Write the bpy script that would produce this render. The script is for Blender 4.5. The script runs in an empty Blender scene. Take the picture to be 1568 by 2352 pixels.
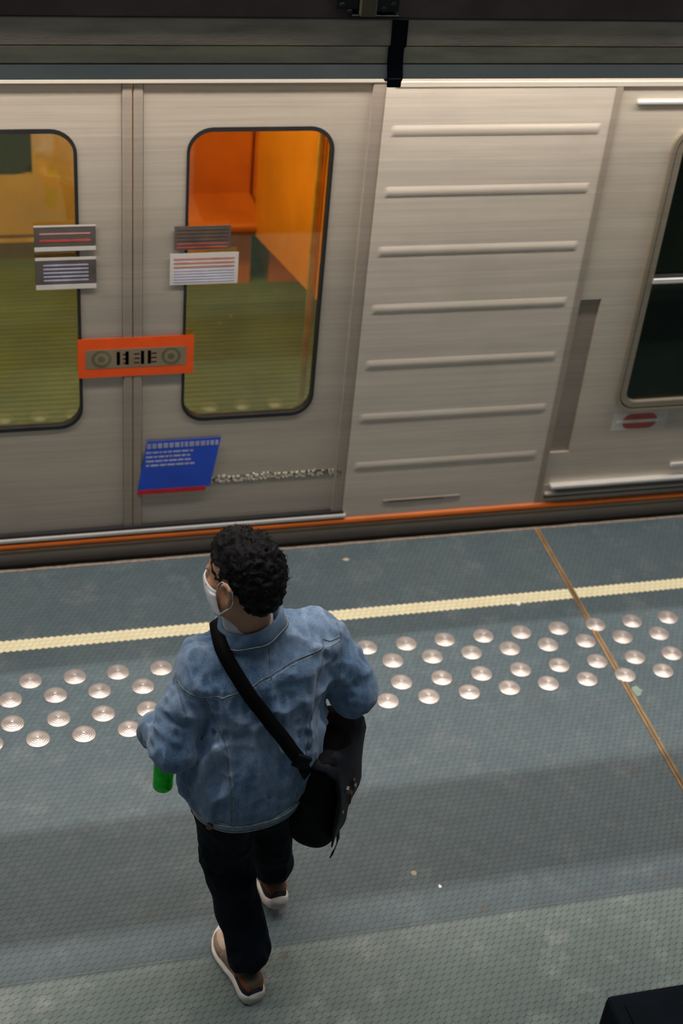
import bpy, bmesh, math, random
import numpy as np
from mathutils import Vector, Matrix, noise as mnoise
random.seed(7)
C = bpy.context.scene
COL = C.collection
PI = math.pi

# ------------------------------------------------------------------ camera, world, light
cam_d = bpy.data.cameras.new('camera')
cam = bpy.data.objects.new('camera', cam_d); COL.objects.link(cam)
R_ = Vector((0.96793, -0.23670, 0.08422)); U_ = Vector((0.07385, 0.58848, 0.80513)); F_ = Vector((0.24014, 0.77309, -0.58709))
cam.matrix_world = Matrix(((R_.x, U_.x, -F_.x, 0), (R_.y, U_.y, -F_.y, 0), (R_.z, U_.z, -F_.z, 4.0), (0, 0, 0, 1)))
cam_d.sensor_fit = 'VERTICAL'; cam_d.sensor_height = 36; cam_d.lens = 36 * 3339.5 / 2352
cam_d.clip_start = 0.05; cam_d.clip_end = 60
cam_d.dof.use_dof = True; cam_d.dof.focus_distance = 4.35; cam_d.dof.aperture_fstop = 2.5
C.camera = cam
C.view_settings.view_transform = 'Standard'; C.view_settings.look = 'None'
C.view_settings.gamma = 1; C.view_settings.use_curve_mapping = False
C.view_settings.exposure = 0.0
w = bpy.data.worlds.new('world'); C.world = w; w.use_nodes = True
w.node_tree.nodes['Background'].inputs[0].default_value = (0.80, 0.90, 1.0, 1)
w.node_tree.nodes['Background'].inputs[1].default_value = 0.085

def area(name, loc, sx, sy, power, col, rot=(0, 0, 0), spread=180):
    d = bpy.data.lights.new(name, 'AREA'); d.shape = 'RECTANGLE'; d.size = sx; d.size_y = sy
    d.energy = power; d.color = col; d.spread = math.radians(spread)
    o = bpy.data.objects.new(name, d); COL.objects.link(o); o.location = loc; o.rotation_euler = rot
    return o
TUBE_HIGH = (0.9, 4.15, 6.92)      # the high fluorescent row over the platform
TUBE_LOW = (1.2, 4.76, 2.93)       # the row hidden behind the duct, over the train's edge
area('high_tube_light', TUBE_HIGH, 9.0, 0.055, 400, (1.0, 0.93, 0.86))
area('low_tube_light', TUBE_LOW, 8.0, 0.12, 152, (1.0, 0.90, 0.80), rot=(math.radians(0), 0, 0))
TUBE_FILL = (0.9, 2.35, 6.92)      # added fill row, unseen and weaker, lifts the floor's shadow band
area('fill_tube_light', TUBE_FILL, 9.0, 0.055, 85, (0.90, 0.95, 1.0))
area('carriage_lamp_light', (1.0, 6.5, 2.26), 5.0, 0.3, 95, (1.0, 0.80, 0.50))

# ------------------------------------------------------------------ materials
def N(nt, typ, **kw):
    n = nt.nodes.new(typ)
    for k, v in kw.items(): setattr(n, k, v)
    return n
def newmat(name):
    m = bpy.data.materials.new(name); m.use_nodes = True
    nt = m.node_tree; b = nt.nodes['Principled BSDF']
    return m, nt, b
def mth(nt, op, a, b=None, c=None, clamp=False):
    n = N(nt, 'ShaderNodeMath', operation=op); n.use_clamp = clamp
    for i, v in enumerate((a, b, c)):
        if v is None: continue
        if isinstance(v, (int, float)): n.inputs[i].default_value = v
        else: nt.links.new(v, n.inputs[i])
    return n.outputs[0]
def ramp(nt, fac, stops):
    r = N(nt, 'ShaderNodeValToRGB'); e = r.color_ramp.elements
    while len(e) < len(stops): e.new(0.5)
    for i, (p, c) in enumerate(stops):
        e[i].position = p; e[i].color = (c[0], c[1], c[2], 1)
    nt.links.new(fac, r.inputs[0]); return r.outputs[0]
def mixc(nt, fac, a, b, mode='MIX'):
    n = N(nt, 'ShaderNodeMix', data_type='RGBA', blend_type=mode)
    for i, v in ((0, fac), (6, a), (7, b)):
        if isinstance(v, (int, float)): n.inputs[i].default_value = v
        elif isinstance(v, tuple): n.inputs[i].default_value = (v[0], v[1], v[2], 1)
        else: nt.links.new(v, n.inputs[i])
    return n.outputs[2]
def tex(nt, scale=5, detail=4, rough=0.55, vec=(1, 1, 1), dist=0):
    tc = N(nt, 'ShaderNodeTexCoord'); mp = N(nt, 'ShaderNodeMapping')
    mp.inputs['Scale'].default_value = vec
    nt.links.new(tc.outputs['Object'], mp.inputs[0])
    n = N(nt, 'ShaderNodeTexNoise'); n.inputs['Scale'].default_value = scale; n.inputs['Detail'].default_value = detail
    n.inputs['Roughness'].default_value = rough; n.inputs['Distortion'].default_value = dist
    nt.links.new(mp.outputs[0], n.inputs['Vector']); return n.outputs[0]
def bump(nt, b, h, strength=0.3, dist=0.002):
    n = N(nt, 'ShaderNodeBump'); n.inputs['Strength'].default_value = strength; n.inputs['Distance'].default_value = dist
    nt.links.new(h, n.inputs['Height']); nt.links.new(n.outputs[0], b.inputs['Normal'])
def mat(name, col, rough=0.6, metal=0.0, var=0.25, scale=12, bmp=0.15, vec=(1, 1, 1), coat=0.0, sheen=0.0, emit=None, estr=0):
    m, nt, b = newmat(name)
    t = tex(nt, scale, 5, 0.6, vec)
    lo = tuple(c * (1 - var) for c in col); hi = tuple(min(1, c * (1 + var)) for c in col)
    nt.links.new(ramp(nt, t, [(0.3, lo), (0.7, hi)]), b.inputs['Base Color'])
    b.inputs['Roughness'].default_value = rough; b.inputs['Metallic'].default_value = metal
    b.inputs['Coat Weight'].default_value = coat; b.inputs['Sheen Weight'].default_value = sheen
    if bmp: bump(nt, b, tex(nt, scale * 6, 3, 0.6, vec), bmp, 0.001)
    if emit: b.inputs['Emission Color'].default_value = (*emit, 1); b.inputs['Emission Strength'].default_value = estr
    return m

HS = 0.0255; HY = 4.541
def hex_nodes(nt):
    """hexagonal mosaic: returns (slanted joint mask, other joint mask, height, cell centre vector)"""
    tc = N(nt, 'ShaderNodeTexCoord'); mp = N(nt, 'ShaderNodeMapping')
    mp.inputs['Location'].default_value = (0, -HY / HS, 0); mp.inputs['Scale'].default_value = (1 / HS, 1 / HS, 0)
    nt.links.new(tc.outputs['Object'], mp.inputs[0])
    def vm(op, a, b=None, c=None):
        n = N(nt, 'ShaderNodeVectorMath', operation=op)
        for i, v in enumerate((a, b, c)):
            if v is None: continue
            if isinstance(v, tuple): n.inputs[i].default_value = v
            else: nt.links.new(v, n.inputs[i])
        return n
    h = (0.5, 0.8660254, 1.0); mh = (-0.5, -0.8660254, -1.0)
    a = vm('WRAP', mp.outputs[0], h, mh).outputs[0]
    b = vm('WRAP', vm('SUBTRACT', mp.outputs[0], (0.5, 0.8660254, 0)).outputs[0], h, mh).outputs[0]
    la = vm('DOT_PRODUCT', a, a).outputs['Value']; lb = vm('DOT_PRODUCT', b, b).outputs['Value']
    f = mth(nt, 'LESS_THAN', la, lb)
    mx = N(nt, 'ShaderNodeMix', data_type='VECTOR'); nt.links.new(f, mx.inputs[0]); nt.links.new(b, mx.inputs[4]); nt.links.new(a, mx.inputs[5])
    g = mx.outputs[1]
    cell = vm('SUBTRACT', mp.outputs[0], g).outputs[0]
    d1 = mth(nt, 'ABSOLUTE', vm('DOT_PRODUCT', g, (1, 0, 0)).outputs['Value'])
    d2 = mth(nt, 'ABSOLUTE', vm('DOT_PRODUCT', g, (0.5, 0.8660254, 0)).outputs['Value'])
    d3 = mth(nt, 'ABSOLUTE', vm('DOT_PRODUCT', g, (-0.5, 0.8660254, 0)).outputs['Value'])
    def edge(d, wdt):
        n = N(nt, 'ShaderNodeMapRange'); n.inputs[1].default_value = 0.5 - wdt; n.inputs[2].default_value = 0.5 - wdt * 0.35
        nt.links.new(d, n.inputs[0]); return n.outputs[0]
    sl = edge(d3, 0.085); ot = mth(nt, 'MAXIMUM', edge(d1, 0.075), edge(d2, 0.075))
    mxd = mth(nt, 'MAXIMUM', mth(nt, 'MAXIMUM', d1, d2), d3)
    hn = N(nt, 'ShaderNodeMapRange'); hn.interpolation_type = 'SMOOTHSTEP'
    hn.inputs[1].default_value = 0.5; hn.inputs[2].default_value = 0.36; nt.links.new(mxd, hn.inputs[0])
    return sl, ot, hn.outputs[0], cell
def floor_material(name, yellow=False):
    m, nt, b = newmat(name)
    sl, ot, hgt, cell = hex_nodes(nt)
    wn = N(nt, 'ShaderNodeTexWhiteNoise', noise_dimensions='2D'); nt.links.new(cell, wn.inputs[0])
    big = tex(nt, 1.3, 4, 0.6); mid = tex(nt, 9, 5, 0.65)
    if yellow:
        col = ramp(nt, mid, [(0.25, (0.62, 0.56, 0.37)), (0.7, (0.71, 0.65, 0.45))])
        grout = (0.30, 0.25, 0.15); gf, go = 0.75, 0.30
    else:
        blue = ramp(nt, big, [(0.3, (0.058, 0.086, 0.102)), (0.7, (0.077, 0.107, 0.120))])
        green = ramp(nt, big, [(0.3, (0.108, 0.148, 0.143)), (0.7, (0.150, 0.187, 0.180))])
        tc = N(nt, 'ShaderNodeTexCoord'); sp = N(nt, 'ShaderNodeSeparateXYZ'); nt.links.new(tc.outputs['Object'], sp.inputs[0])
        # the greener, coarser tiles begin at the joint well behind the studs
        near = N(nt, 'ShaderNodeMapRange'); near.inputs[1].default_value = 2.935; near.inputs[2].default_value = 2.915
        nt.links.new(sp.outputs[1], near.inputs[0])
        col = mixc(nt, near.outputs[0], blue, green)
        # worn, whitened tiles
        wear = mth(nt, 'MULTIPLY', ramp(nt, tex(nt, 5.5, 6, 0.7), [(0.52, (0, 0, 0)), (0.75, (1, 1, 1))]), mth(nt, 'ADD', mth(nt, 'MULTIPLY', near.outputs[0], 0.30), 0.12))
        col = mixc(nt, wear, col, (0.42, 0.43, 0.42))
        v = mth(nt, 'ADD', mth(nt, 'MULTIPLY', wn.outputs[0], 0.22), 0.89)
        col = mixc(nt, 1.0, col, mixc(nt, v, (0, 0, 0), (1, 1, 1)), 'MULTIPLY')
        st = tex(nt, 6.5, 6, 0.7); col = mixc(nt, ramp(nt, st, [(0.625, (0, 0, 0)), (0.70, (0.55, 0.55, 0.55))]), col, (0.085, 0.060, 0.038))
        jl = N(nt, 'ShaderNodeMapRange'); jl.inputs[1].default_value = 0.004; jl.inputs[2].default_value = 0.0025
        nt.links.new(mth(nt, 'ABSOLUTE', mth(nt, 'SUBTRACT', sp.outputs[1], 2.925)), jl.inputs[0])
        col = mixc(nt, mth(nt, 'MULTIPLY', mth(nt, 'MULTIPLY', jl.outputs[0], 0.9), mid), col, (0.02, 0.022, 0.022))
        grout = (0.034, 0.027, 0.026); gf, go = 0.80, 0.16
    fade = mth(nt, 'ADD', mth(nt, 'MULTIPLY', mid, 0.7), 0.55, clamp=True)
    col = mixc(nt, mth(nt, 'MULTIPLY', ot, go), col, grout)
    col = mixc(nt, mth(nt, 'MULTIPLY', mth(nt, 'MULTIPLY', sl, gf), fade), col, grout)
    nt.links.new(col, b.inputs['Base Color'])
    b.inputs['Roughness'].default_value = 0.52 if not yellow else 0.6
    b.inputs['Specular IOR Level'].default_value = 0.28
    hh = mth(nt, 'ADD', hgt, mth(nt, 'MULTIPLY', wn.outputs[0], 0.25))
    bump(nt, b, hh, 0.35, 0.0018)
    return m

def steel_material(name, col, rough=0.42, metal=0.65, contrast=0.20, mir=1.0):
    """brushed stainless steel, long horizontal polishing lines"""
    m, nt, b = newmat(name)
    fine = tex(nt, 1.0, 6, 0.75, (0.7, 1, 70)); broad = tex(nt, 1.0, 4, 0.6, (0.9, 1, 7)); dirt = tex(nt, 2.2, 5, 0.6)
    f = mth(nt, 'ADD', mth(nt, 'MULTIPLY', fine, 0.6), mth(nt, 'MULTIPLY', broad, 0.4))
    lo = tuple(c * (1 - contrast) for c in col); hi = tuple(min(1, c * (1 + contrast)) for c in col)
    c = ramp(nt, f, [(0.32, lo), (0.68, hi)])
    c = mixc(nt, ramp(nt, dirt, [(0.5, (0, 0, 0)), (0.8, (0.35, 0.35, 0.35))]), c, tuple(x * 0.72 for x in col))
    nt.links.new(c, b.inputs['Base Color'])
    nt.links.new(mth(nt, 'ADD', mth(nt, 'MULTIPLY', fine, 0.22), rough - 0.11), b.inputs['Roughness'])
    b.inputs['Metallic'].default_value = metal
    bump(nt, b, fine, 0.10, 0.002)
    return m

def denim_material(name, base, worn, amount=0.5, vscale=(1, 1, 1)):
    m, nt, b = newmat(name)
    cloud = tex(nt, 5.0, 5, 0.55, (1.4, 1.4, 0.6), 0.3); fine = tex(nt, 420, 2, 0.5); streak = tex(nt, 30, 4, 0.7, (1, 1, 0.35))
    f = mth(nt, 'ADD', mth(nt, 'MULTIPLY', cloud, 0.62), mth(nt, 'MULTIPLY', streak, 0.38))
    g = N(nt, 'ShaderNodeNewGeometry')
    pt = mth(nt, 'MULTIPLY', mth(nt, 'SUBTRACT', g.outputs['Pointiness'], 0.5), 2.2)   # ridges of the folds are worn paler
    f = mth(nt, 'ADD', f, pt)
    dark = tuple(x * 0.55 for x in base)
    c = ramp(nt, f, [(0.12, dark), (0.42, base), (0.60 + 0.1 * (1 - amount), tuple((p + q) / 2 for p, q in zip(base, worn))), (0.86, worn)])
    c = mixc(nt, 0.25, c, ramp(nt, fine, [(0.35, tuple(x * 0.6 for x in base)), (0.65, worn)]))
    nt.links.new(c, b.inputs['Base Color']); b.inputs['Roughness'].default_value = 0.88
    b.inputs['Sheen Weight'].default_value = 0.15; b.inputs['Specular IOR Level'].default_value = 0.2
    bump(nt, b, mth(nt, 'ADD', mth(nt, 'MULTIPLY', streak, 0.7), mth(nt, 'MULTIPLY', fine, 0.5)), 0.35, 0.002)
    return m

def glass_material(name, tint, refl=0.22, rough=0.03):
    """tinted safety glass: partly see-through, partly mirroring the platform"""
    m = bpy.data.materials.new(name); m.use_nodes = True; nt = m.node_tree; nt.nodes.clear()
    out = N(nt, 'ShaderNodeOutputMaterial'); tr = N(nt, 'ShaderNodeBsdfTransparent'); tr.inputs[0].default_value = (*tint, 1)
    gl = N(nt, 'ShaderNodeBsdfGlossy'); gl.inputs['Roughness'].default_value = rough; gl.inputs[0].default_value = (0.85, 1.0, 0.75, 1)
    lw = N(nt, 'ShaderNodeFresnel'); lw.inputs[0].default_value = 1.52
    t = tex(nt, 3, 3, 0.5)
    f = mth(nt, 'ADD', mth(nt, 'MULTIPLY', lw.outputs[0], 0.9), mth(nt, 'MULTIPLY', t, refl * 1.2), clamp=True)
    mx = N(nt, 'ShaderNodeMixShader'); nt.links.new(f, mx.inputs[0]); nt.links.new(tr.outputs[0], mx.inputs[1]); nt.links.new(gl.outputs[0], mx.inputs[2])
    nt.links.new(mx.outputs[0], out.inputs[0]); return m

M = {}
M['floor'] = floor_material('hex mosaic floor'); M['yellow'] = floor_material('cream line on mosaic', True)
M['nosing'] = mat('worn concrete edge', (0.20, 0.165, 0.135), 0.85, var=0.35, scale=40, bmp=0.5)
M['concrete'] = mat('dark concrete', (0.10, 0.10, 0.10), 0.9, scale=6, bmp=0.4)
M['joint'] = mat('brown joint strip', (0.20, 0.125, 0.055), 0.7, var=0.45, scale=30, bmp=0.4, vec=(1, 0.3, 1))
M['joint_dark'] = mat('joint groove', (0.07, 0.042, 0.022), 0.8)
M['stud'] = mat('cast aluminium stud', (0.46, 0.415, 0.405), 0.34, metal=0.8, var=0.12, scale=30, bmp=0.12)
M['steel'] = steel_material('brushed stainless steel', (0.66, 0.60, 0.525), 0.5, 0.35)
M['steel_door'] = steel_material('brushed steel door', (0.53, 0.475, 0.405), 0.5, 0.40)
M['steel_dark'] = steel_material('dull steel seal', (0.38, 0.33, 0.28), 0.55, 0.4)
M['skirt'] = steel_material('brown skirt', (0.36, 0.29, 0.17), 0.5, 0.3)
M['chrome'] = mat('polished sill', (0.92, 0.90, 0.88), 0.30, metal=0.6, var=0.05, bmp=0.03)
M['orange'] = mat('orange rubbing strip', (0.50, 0.115, 0.012), 0.45, var=0.15, scale=4, vec=(1, 1, 8))
M['rubber'] = mat('black rubber', (0.010, 0.011, 0.013), 0.6, var=0.3, bmp=0.1)
M['glass'] = glass_material('greenish glass', (0.90, 0.86, 0.68), 0.22)
M['glass_dark'] = glass_material('dark cab glass', (0.10, 0.13, 0.13), 0.02)
M['st_orange'] = mat('orange sticker', (0.95, 0.10, 0.006), 0.5, var=0.08, bmp=0)
M['st_grey'] = mat('grey sticker band', (0.26, 0.20, 0.13), 0.5, var=0.1, bmp=0)
M['st_green'] = mat('dark green print', (0.13, 0.13, 0.065), 0.5, bmp=0)
M['st_white'] = mat('white sticker', (0.62, 0.60, 0.58), 0.5, var=0.06, bmp=0)
M['st_pink'] = mat('faded red print', (0.50, 0.25, 0.22), 0.5, bmp=0)
M['st_smoke'] = mat('dark grey print', (0.10, 0.085, 0.08), 0.5, bmp=0)
M['st_blue'] = mat('blue sticker', (0.012, 0.085, 0.68), 0.45, var=0.12, scale=3, bmp=0)
M['st_lilac'] = mat('pale print', (0.42, 0.44, 0.62), 0.5, bmp=0)
M['st_red'] = mat('red print', (0.55, 0.012, 0.02), 0.45, bmp=0)
M['st_redsoft'] = mat('soft red print', (0.46, 0.075, 0.06), 0.5, bmp=0)
M['cream'] = mat('cream lettering', (0.72, 0.68, 0.58), 0.6, bmp=0)
M['int_tan'] = mat('tan carriage lining', (0.52, 0.33, 0.10), 0.6, var=0.12, scale=3)
M['int_orange'] = mat('orange seat shell', (0.85, 0.30, 0.01), 0.45, var=0.12, scale=3)
M['int_rust'] = mat('rust orange lining', (0.55, 0.14, 0.01), 0.5, var=0.12, scale=3)
M['int_brown'] = mat('brown lining', (0.10, 0.055, 0.03), 0.6)
M['int_floor'] = mat('green carriage floor', (0.085, 0.105, 0.022), 0.6, var=0.25, scale=3)
M['int_yellow'] = mat('yellow grab rail', (0.85, 0.50, 0.10), 0.35, metal=0.3)
M['int_lamp'] = mat('carriage lamp diffuser', (0.9, 0.85, 0.7), 0.4, emit=(1.0, 0.80, 0.50), estr=3)
M['int_dark'] = mat('dark cab lining', (0.02, 0.03, 0.04), 0.6)
M['teal'] = mat('teal cab blind', (0.01, 0.07, 0.06), 0.6)
M['duct_a'] = mat('scratched brown grey sheet', (0.56, 0.47, 0.36), 0.6, var=0.22, scale=5, vec=(1, 1, 5), bmp=0.25)
M['duct_b'] = mat('olive grey sheet', (0.72, 0.64, 0.44), 0.6, var=0.2, scale=5, vec=(1, 1, 5), bmp=0.2)
M['duct_c'] = mat('slate grey lip', (0.72, 0.72, 0.67), 0.55, var=0.1, scale=3)
M['beam'] = mat('dark purple brown beam', (0.10, 0.07, 0.07), 0.7, var=0.3, scale=4, bmp=0.3)
M['strap'] = mat('blue black strap', (0.006, 0.008, 0.016), 0.6, bmp=0.2)
M['olive'] = mat('olive block', (0.14, 0.13, 0.075), 0.6)
M['tube'] = mat('fluorescent tube', (0.9, 0.9, 0.9), 0.4, emit=(1.0, 0.93, 0.86), estr=6)
M['lampwhite'] = mat('white lamp housing', (0.6, 0.6, 0.58), 0.5)
M['box'] = mat('black navy housing', (0.002, 0.004, 0.007), 0.9, var=0.3, bmp=0.2)
M['skin'] = mat('skin', (0.50, 0.255, 0.145), 0.55, var=0.12, scale=25, bmp=0.08)
M['hair'] = mat('black hair', (0.0035, 0.003, 0.0035), 0.75, var=0.4, scale=40, bmp=0.3); M['hair'].node_tree.nodes['Principled BSDF'].inputs['Specular IOR Level'].default_value = 0.25
M['mask'] = mat('white mask', (0.80, 0.80, 0.82), 0.8, var=0.04, bmp=0.15)
M['shirt'] = mat('white rollneck', (0.70, 0.69, 0.69), 0.9, var=0.06, scale=60, bmp=0.4)
M['denim'] = denim_material('washed denim', (0.042, 0.120, 0.240), (0.46, 0.57, 0.72), 0.5)
M['denim_dark'] = denim_material('darker denim collar', (0.035, 0.095, 0.19), (0.25, 0.36, 0.50), 0.3)
M['denim_hem'] = denim_material('frayed denim band', (0.045, 0.12, 0.21), (0.42, 0.53, 0.62), 0.6)
M['seam'] = mat('seam stitching', (0.15, 0.185, 0.23), 0.9, var=0.5, scale=50, bmp=0.3)
M['seam_pale'] = mat('pale stitching', (0.36, 0.40, 0.40), 0.9, var=0.4, scale=60, bmp=0.3)
M['button'] = mat('copper button', (0.18, 0.10, 0.06), 0.4, metal=0.7)
M['trousers'] = mat('black navy cotton', (0.004, 0.006, 0.011), 0.85, var=0.35, scale=14, bmp=0.25)
M['bag'] = mat('black nylon', (0.0015, 0.0015, 0.0025), 0.7, var=0.3, scale=20, bmp=0.3)
M['bag_side'] = mat('charcoal bag panel', (0.006, 0.007, 0.011), 0.6, var=0.4, scale=30, bmp=0.3)
for k_ in ('trousers', 'bag', 'bag_side', 'box', 'strap', 'navy'):
    if k_ in M: M[k_].node_tree.nodes['Principled BSDF'].inputs['Specular IOR Level'].default_value = 0.12
M['bag_mark'] = mat('grey print on bag', (0.16, 0.15, 0.15), 0.6)
M['bag_rust'] = mat('rust print on bag', (0.12, 0.05, 0.03), 0.6)
M['sole'] = mat('off white rubber sole', (0.62, 0.57, 0.52), 0.7, var=0.12, scale=30, bmp=0.3)
M['toe'] = mat('pale pinkish suede', (0.42, 0.32, 0.26), 0.9, var=0.12, scale=40, bmp=0.3)
M['taupe'] = mat('taupe suede', (0.20, 0.145, 0.105), 0.9, var=0.15, scale=40, bmp=0.3)
M['navy'] = mat('navy heel', (0.008, 0.009, 0.022), 0.8, var=0.2, bmp=0.2)
M['orange_suede'] = mat('orange brown suede', (0.20, 0.055, 0.012), 0.85, var=0.3, scale=40, bmp=0.3)
M['olive_suede'] = mat('olive grey lining', (0.10, 0.09, 0.055), 0.9)
def bottle_mat():
    m, nt, b = newmat('green bottle plastic')
    b.inputs['Base Color'].default_value = (0.0, 0.42, 0.02, 1); b.inputs['Roughness'].default_value = 0.18
    b.inputs['Transmission Weight'].default_value = 0.35; b.inputs['IOR'].default_value = 1.4
    nt.links.new(ramp(nt, tex(nt, 30, 3, 0.5, (1, 1, 3)), [(0.3, (0.0, 0.42, 0.012)), (0.7, (0.01, 0.75, 0.03))]), b.inputs['Base Color'])
    return m
M['bottle'] = bottle_mat(); M['cap'] = mat('dark green cap', (0.004, 0.03, 0.012), 0.4)

# ------------------------------------------------------------------ helpers
def tag(o, label=None, cat=None, group=None, kind=None):
    for k, v in (('label', label), ('category', cat), ('group', group), ('kind', kind)):
        if v: o[k] = v
    return o
def link(name, me, parent=None, smooth=False):
    o = bpy.data.objects.new(name, me); COL.objects.link(o)
    if parent is not None:
        o.parent = parent
        o.matrix_parent_inverse = parent_world(parent).inverted()
    if smooth:
        me.polygons.foreach_set('use_smooth', [True] * len(me.polygons))
    return o
def parent_world(p):
    m = p.matrix_basis
    return m.copy() if p.parent is None else parent_world(p.parent) @ p.matrix_parent_inverse @ m
def empty(name, loc):
    o = bpy.data.objects.new(name, None); COL.objects.link(o); o.location = loc; o.empty_display_size = 0.1
    return o
def finish(name, bm, mats, parent=None, smooth=False, kind=None):
    me = bpy.data.meshes.new(name)
    bmesh.ops.recalc_face_normals(bm, faces=bm.faces[:])
    bm.to_mesh(me); bm.free()
    for m in (mats if isinstance(mats, (list, tuple)) else [mats]): me.materials.append(m)
    o = link(name, me, parent, smooth)
    if kind: o['kind'] = kind
    return o
def box(bm, x0, x1, y0, y1, z0, z1, mi=0, bev=0.0):
    vs = [bm.verts.new((x, y, z)) for x in (x0, x1) for y in (y0, y1) for z in (z0, z1)]
    fs = [bm.faces.new([vs[i] for i in q]) for q in ((0, 1, 3, 2), (4, 6, 7, 5), (0, 4, 5, 1), (2, 3, 7, 6), (0, 2, 6, 4), (1, 5, 7, 3))]
    for f in fs: f.material_index = mi
    if bev > 0:
        es = list({e for f in fs for e in f.edges})
        r = bmesh.ops.bevel(bm, geom=es, offset=bev, segments=3, affect='EDGES', profile=0.6)
        for f in r['faces']: f.material_index = mi
def rrect(cx, cz, w, h, r, n=8):
    pts = []
    for (sx, sz, a0) in ((1, 1, 0), (-1, 1, 90), (-1, -1, 180), (1, -1, 270)):
        for k in range(n + 1):
            a = math.radians(a0 + 90 * k / n)
            pts.append((cx + sx * (w / 2 - r) + r * math.cos(a), cz + sz * (h / 2 - r) + r * math.sin(a)))
    return pts
def prism(bm, pts, y0, y1, mi=0):
    """polygon in XZ extruded along Y"""
    a = [bm.verts.new((x, y0, z)) for x, z in pts]; b = [bm.verts.new((x, y1, z)) for x, z in pts]
    n = len(pts); fs = [bm.faces.new(a), bm.faces.new(b[::-1])]
    for i in range(n): fs.append(bm.faces.new((a[i], a[(i + 1) % n], b[(i + 1) % n], b[i])))
    for f in fs: f.material_index = mi
def ringframe(bm, outer, inner, y0, y1, mi=0):
    """slab between two loops of equal length, in XZ, extruded along Y"""
    n = len(outer)
    v = [[bm.verts.new((x, y, z)) for x, z in L] for L in (outer, inner) for y in (y0, y1)]
    of, ob, nf, nb = v
    for i in range(n):
        j = (i + 1) % n
        for q in ((of[i], of[j], nf[j], nf[i]), (ob[j], ob[i], nb[i], nb[j]), (of[i], ob[i], ob[j], of[j]), (nf[i], nf[j], nb[j], nb[i])):
            if len(set(id(a) for a in q)) == 4:
                f = bm.faces.new(q); f.material_index = mi
def rectloop(inner, x0, x1, z0, z1):
    """push a rounded loop out to a rectangle, point for point"""
    cx = (x0 + x1) / 2; cz = (z0 + z1) / 2; n = len(inner); out = []; q = n // 4
    cor = [(x1, z1), (x0, z1), (x0, z0), (x1, z0)]
    for i, (x, z) in enumerate(inner):
        k = i // q; t = i % q; m_ = (q - 1) / 2
        X, Z = cor[k]
        if t < m_: p = ((x1 if k in (0,) else x0), z) if k in (0, 2) else (x, z1 if k == 1 else z0)
        elif t > m_: p = (x, z1 if k == 0 else z0) if k in (0, 2) else ((x0 if k == 1 else x1), z)
        else: p = (X, Z)
        out.append(p)
    return out
def tube(bm, pts, r, seg=8, mi=0, caps=True):
    pts = [Vector(p) for p in pts]; n = len(pts); rings = []; up = Vector((0, 0, 1)); prev = None
    rr = r if isinstance(r, (list, tuple)) else [r] * n
    for i, p in enumerate(pts):
        t = (pts[min(i + 1, n - 1)] - pts[max(i - 1, 0)]).normalized()
        if prev is None:
            a = t.cross(up);
            if a.length < 1e-3: a = t.cross(Vector((1, 0, 0)))
            a.normalize()
        else:
            a = (prev - t * prev.dot(t)).normalized()
        prev = a; b = t.cross(a)
        rings.append([bm.verts.new(p + (a * math.cos(2 * PI * k / seg) + b * math.sin(2 * PI * k / seg)) * rr[i]) for k in range(seg)])
    for i in range(n - 1):
        for k in range(seg):
            f = bm.faces.new((rings[i][k], rings[i][(k + 1) % seg], rings[i + 1][(k + 1) % seg], rings[i + 1][k])); f.material_index = mi
    if caps:
        for rg in (rings[0][::-1], rings[-1]):
            f = bm.faces.new(rg); f.material_index = mi
def lathe(bm, prof, origin, axis=Vector((0, 0, 1)), seg=24, mi=0):
    """prof: (radius, distance along axis)"""
    axis = axis.normalized(); a = axis.orthogonal().normalized(); b = axis.cross(a); o = Vector(origin); rings = []
    for r, h in prof:
        if r < 1e-6: rings.append([bm.verts.new(o + axis * h)])
        else: rings.append([bm.verts.new(o + axis * h + (a * math.cos(2 * PI * k / seg) + b * math.sin(2 * PI * k / seg)) * r) for k in range(seg)])
    for A, B in zip(rings, rings[1:]):
        for k in range(seg):
            q = [A[k % len(A)], A[(k + 1) % len(A)], B[(k + 1) % len(B)], B[k % len(B)]]
            u = []
            for v in q:
                if v not in u: u.append(v)
            if len(u) > 2:
                f = bm.faces.new(u); f.material_index = mi
def loft(bm, rings, mi=0, cap0=True, cap1=True, closed=True):
    R = [[bm.verts.new(p) for p in rg] for rg in rings]; n = len(R[0])
    for A, B in zip(R, R[1:]):
        for k in range(n if closed else n - 1):
            f = bm.faces.new((A[k], A[(k + 1) % n], B[(k + 1) % n], B[k])); f.material_index = mi
    if cap0: bm.faces.new(R[0][::-1]).material_index = mi
    if cap1: bm.faces.new(R[-1]).material_index = mi

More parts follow.
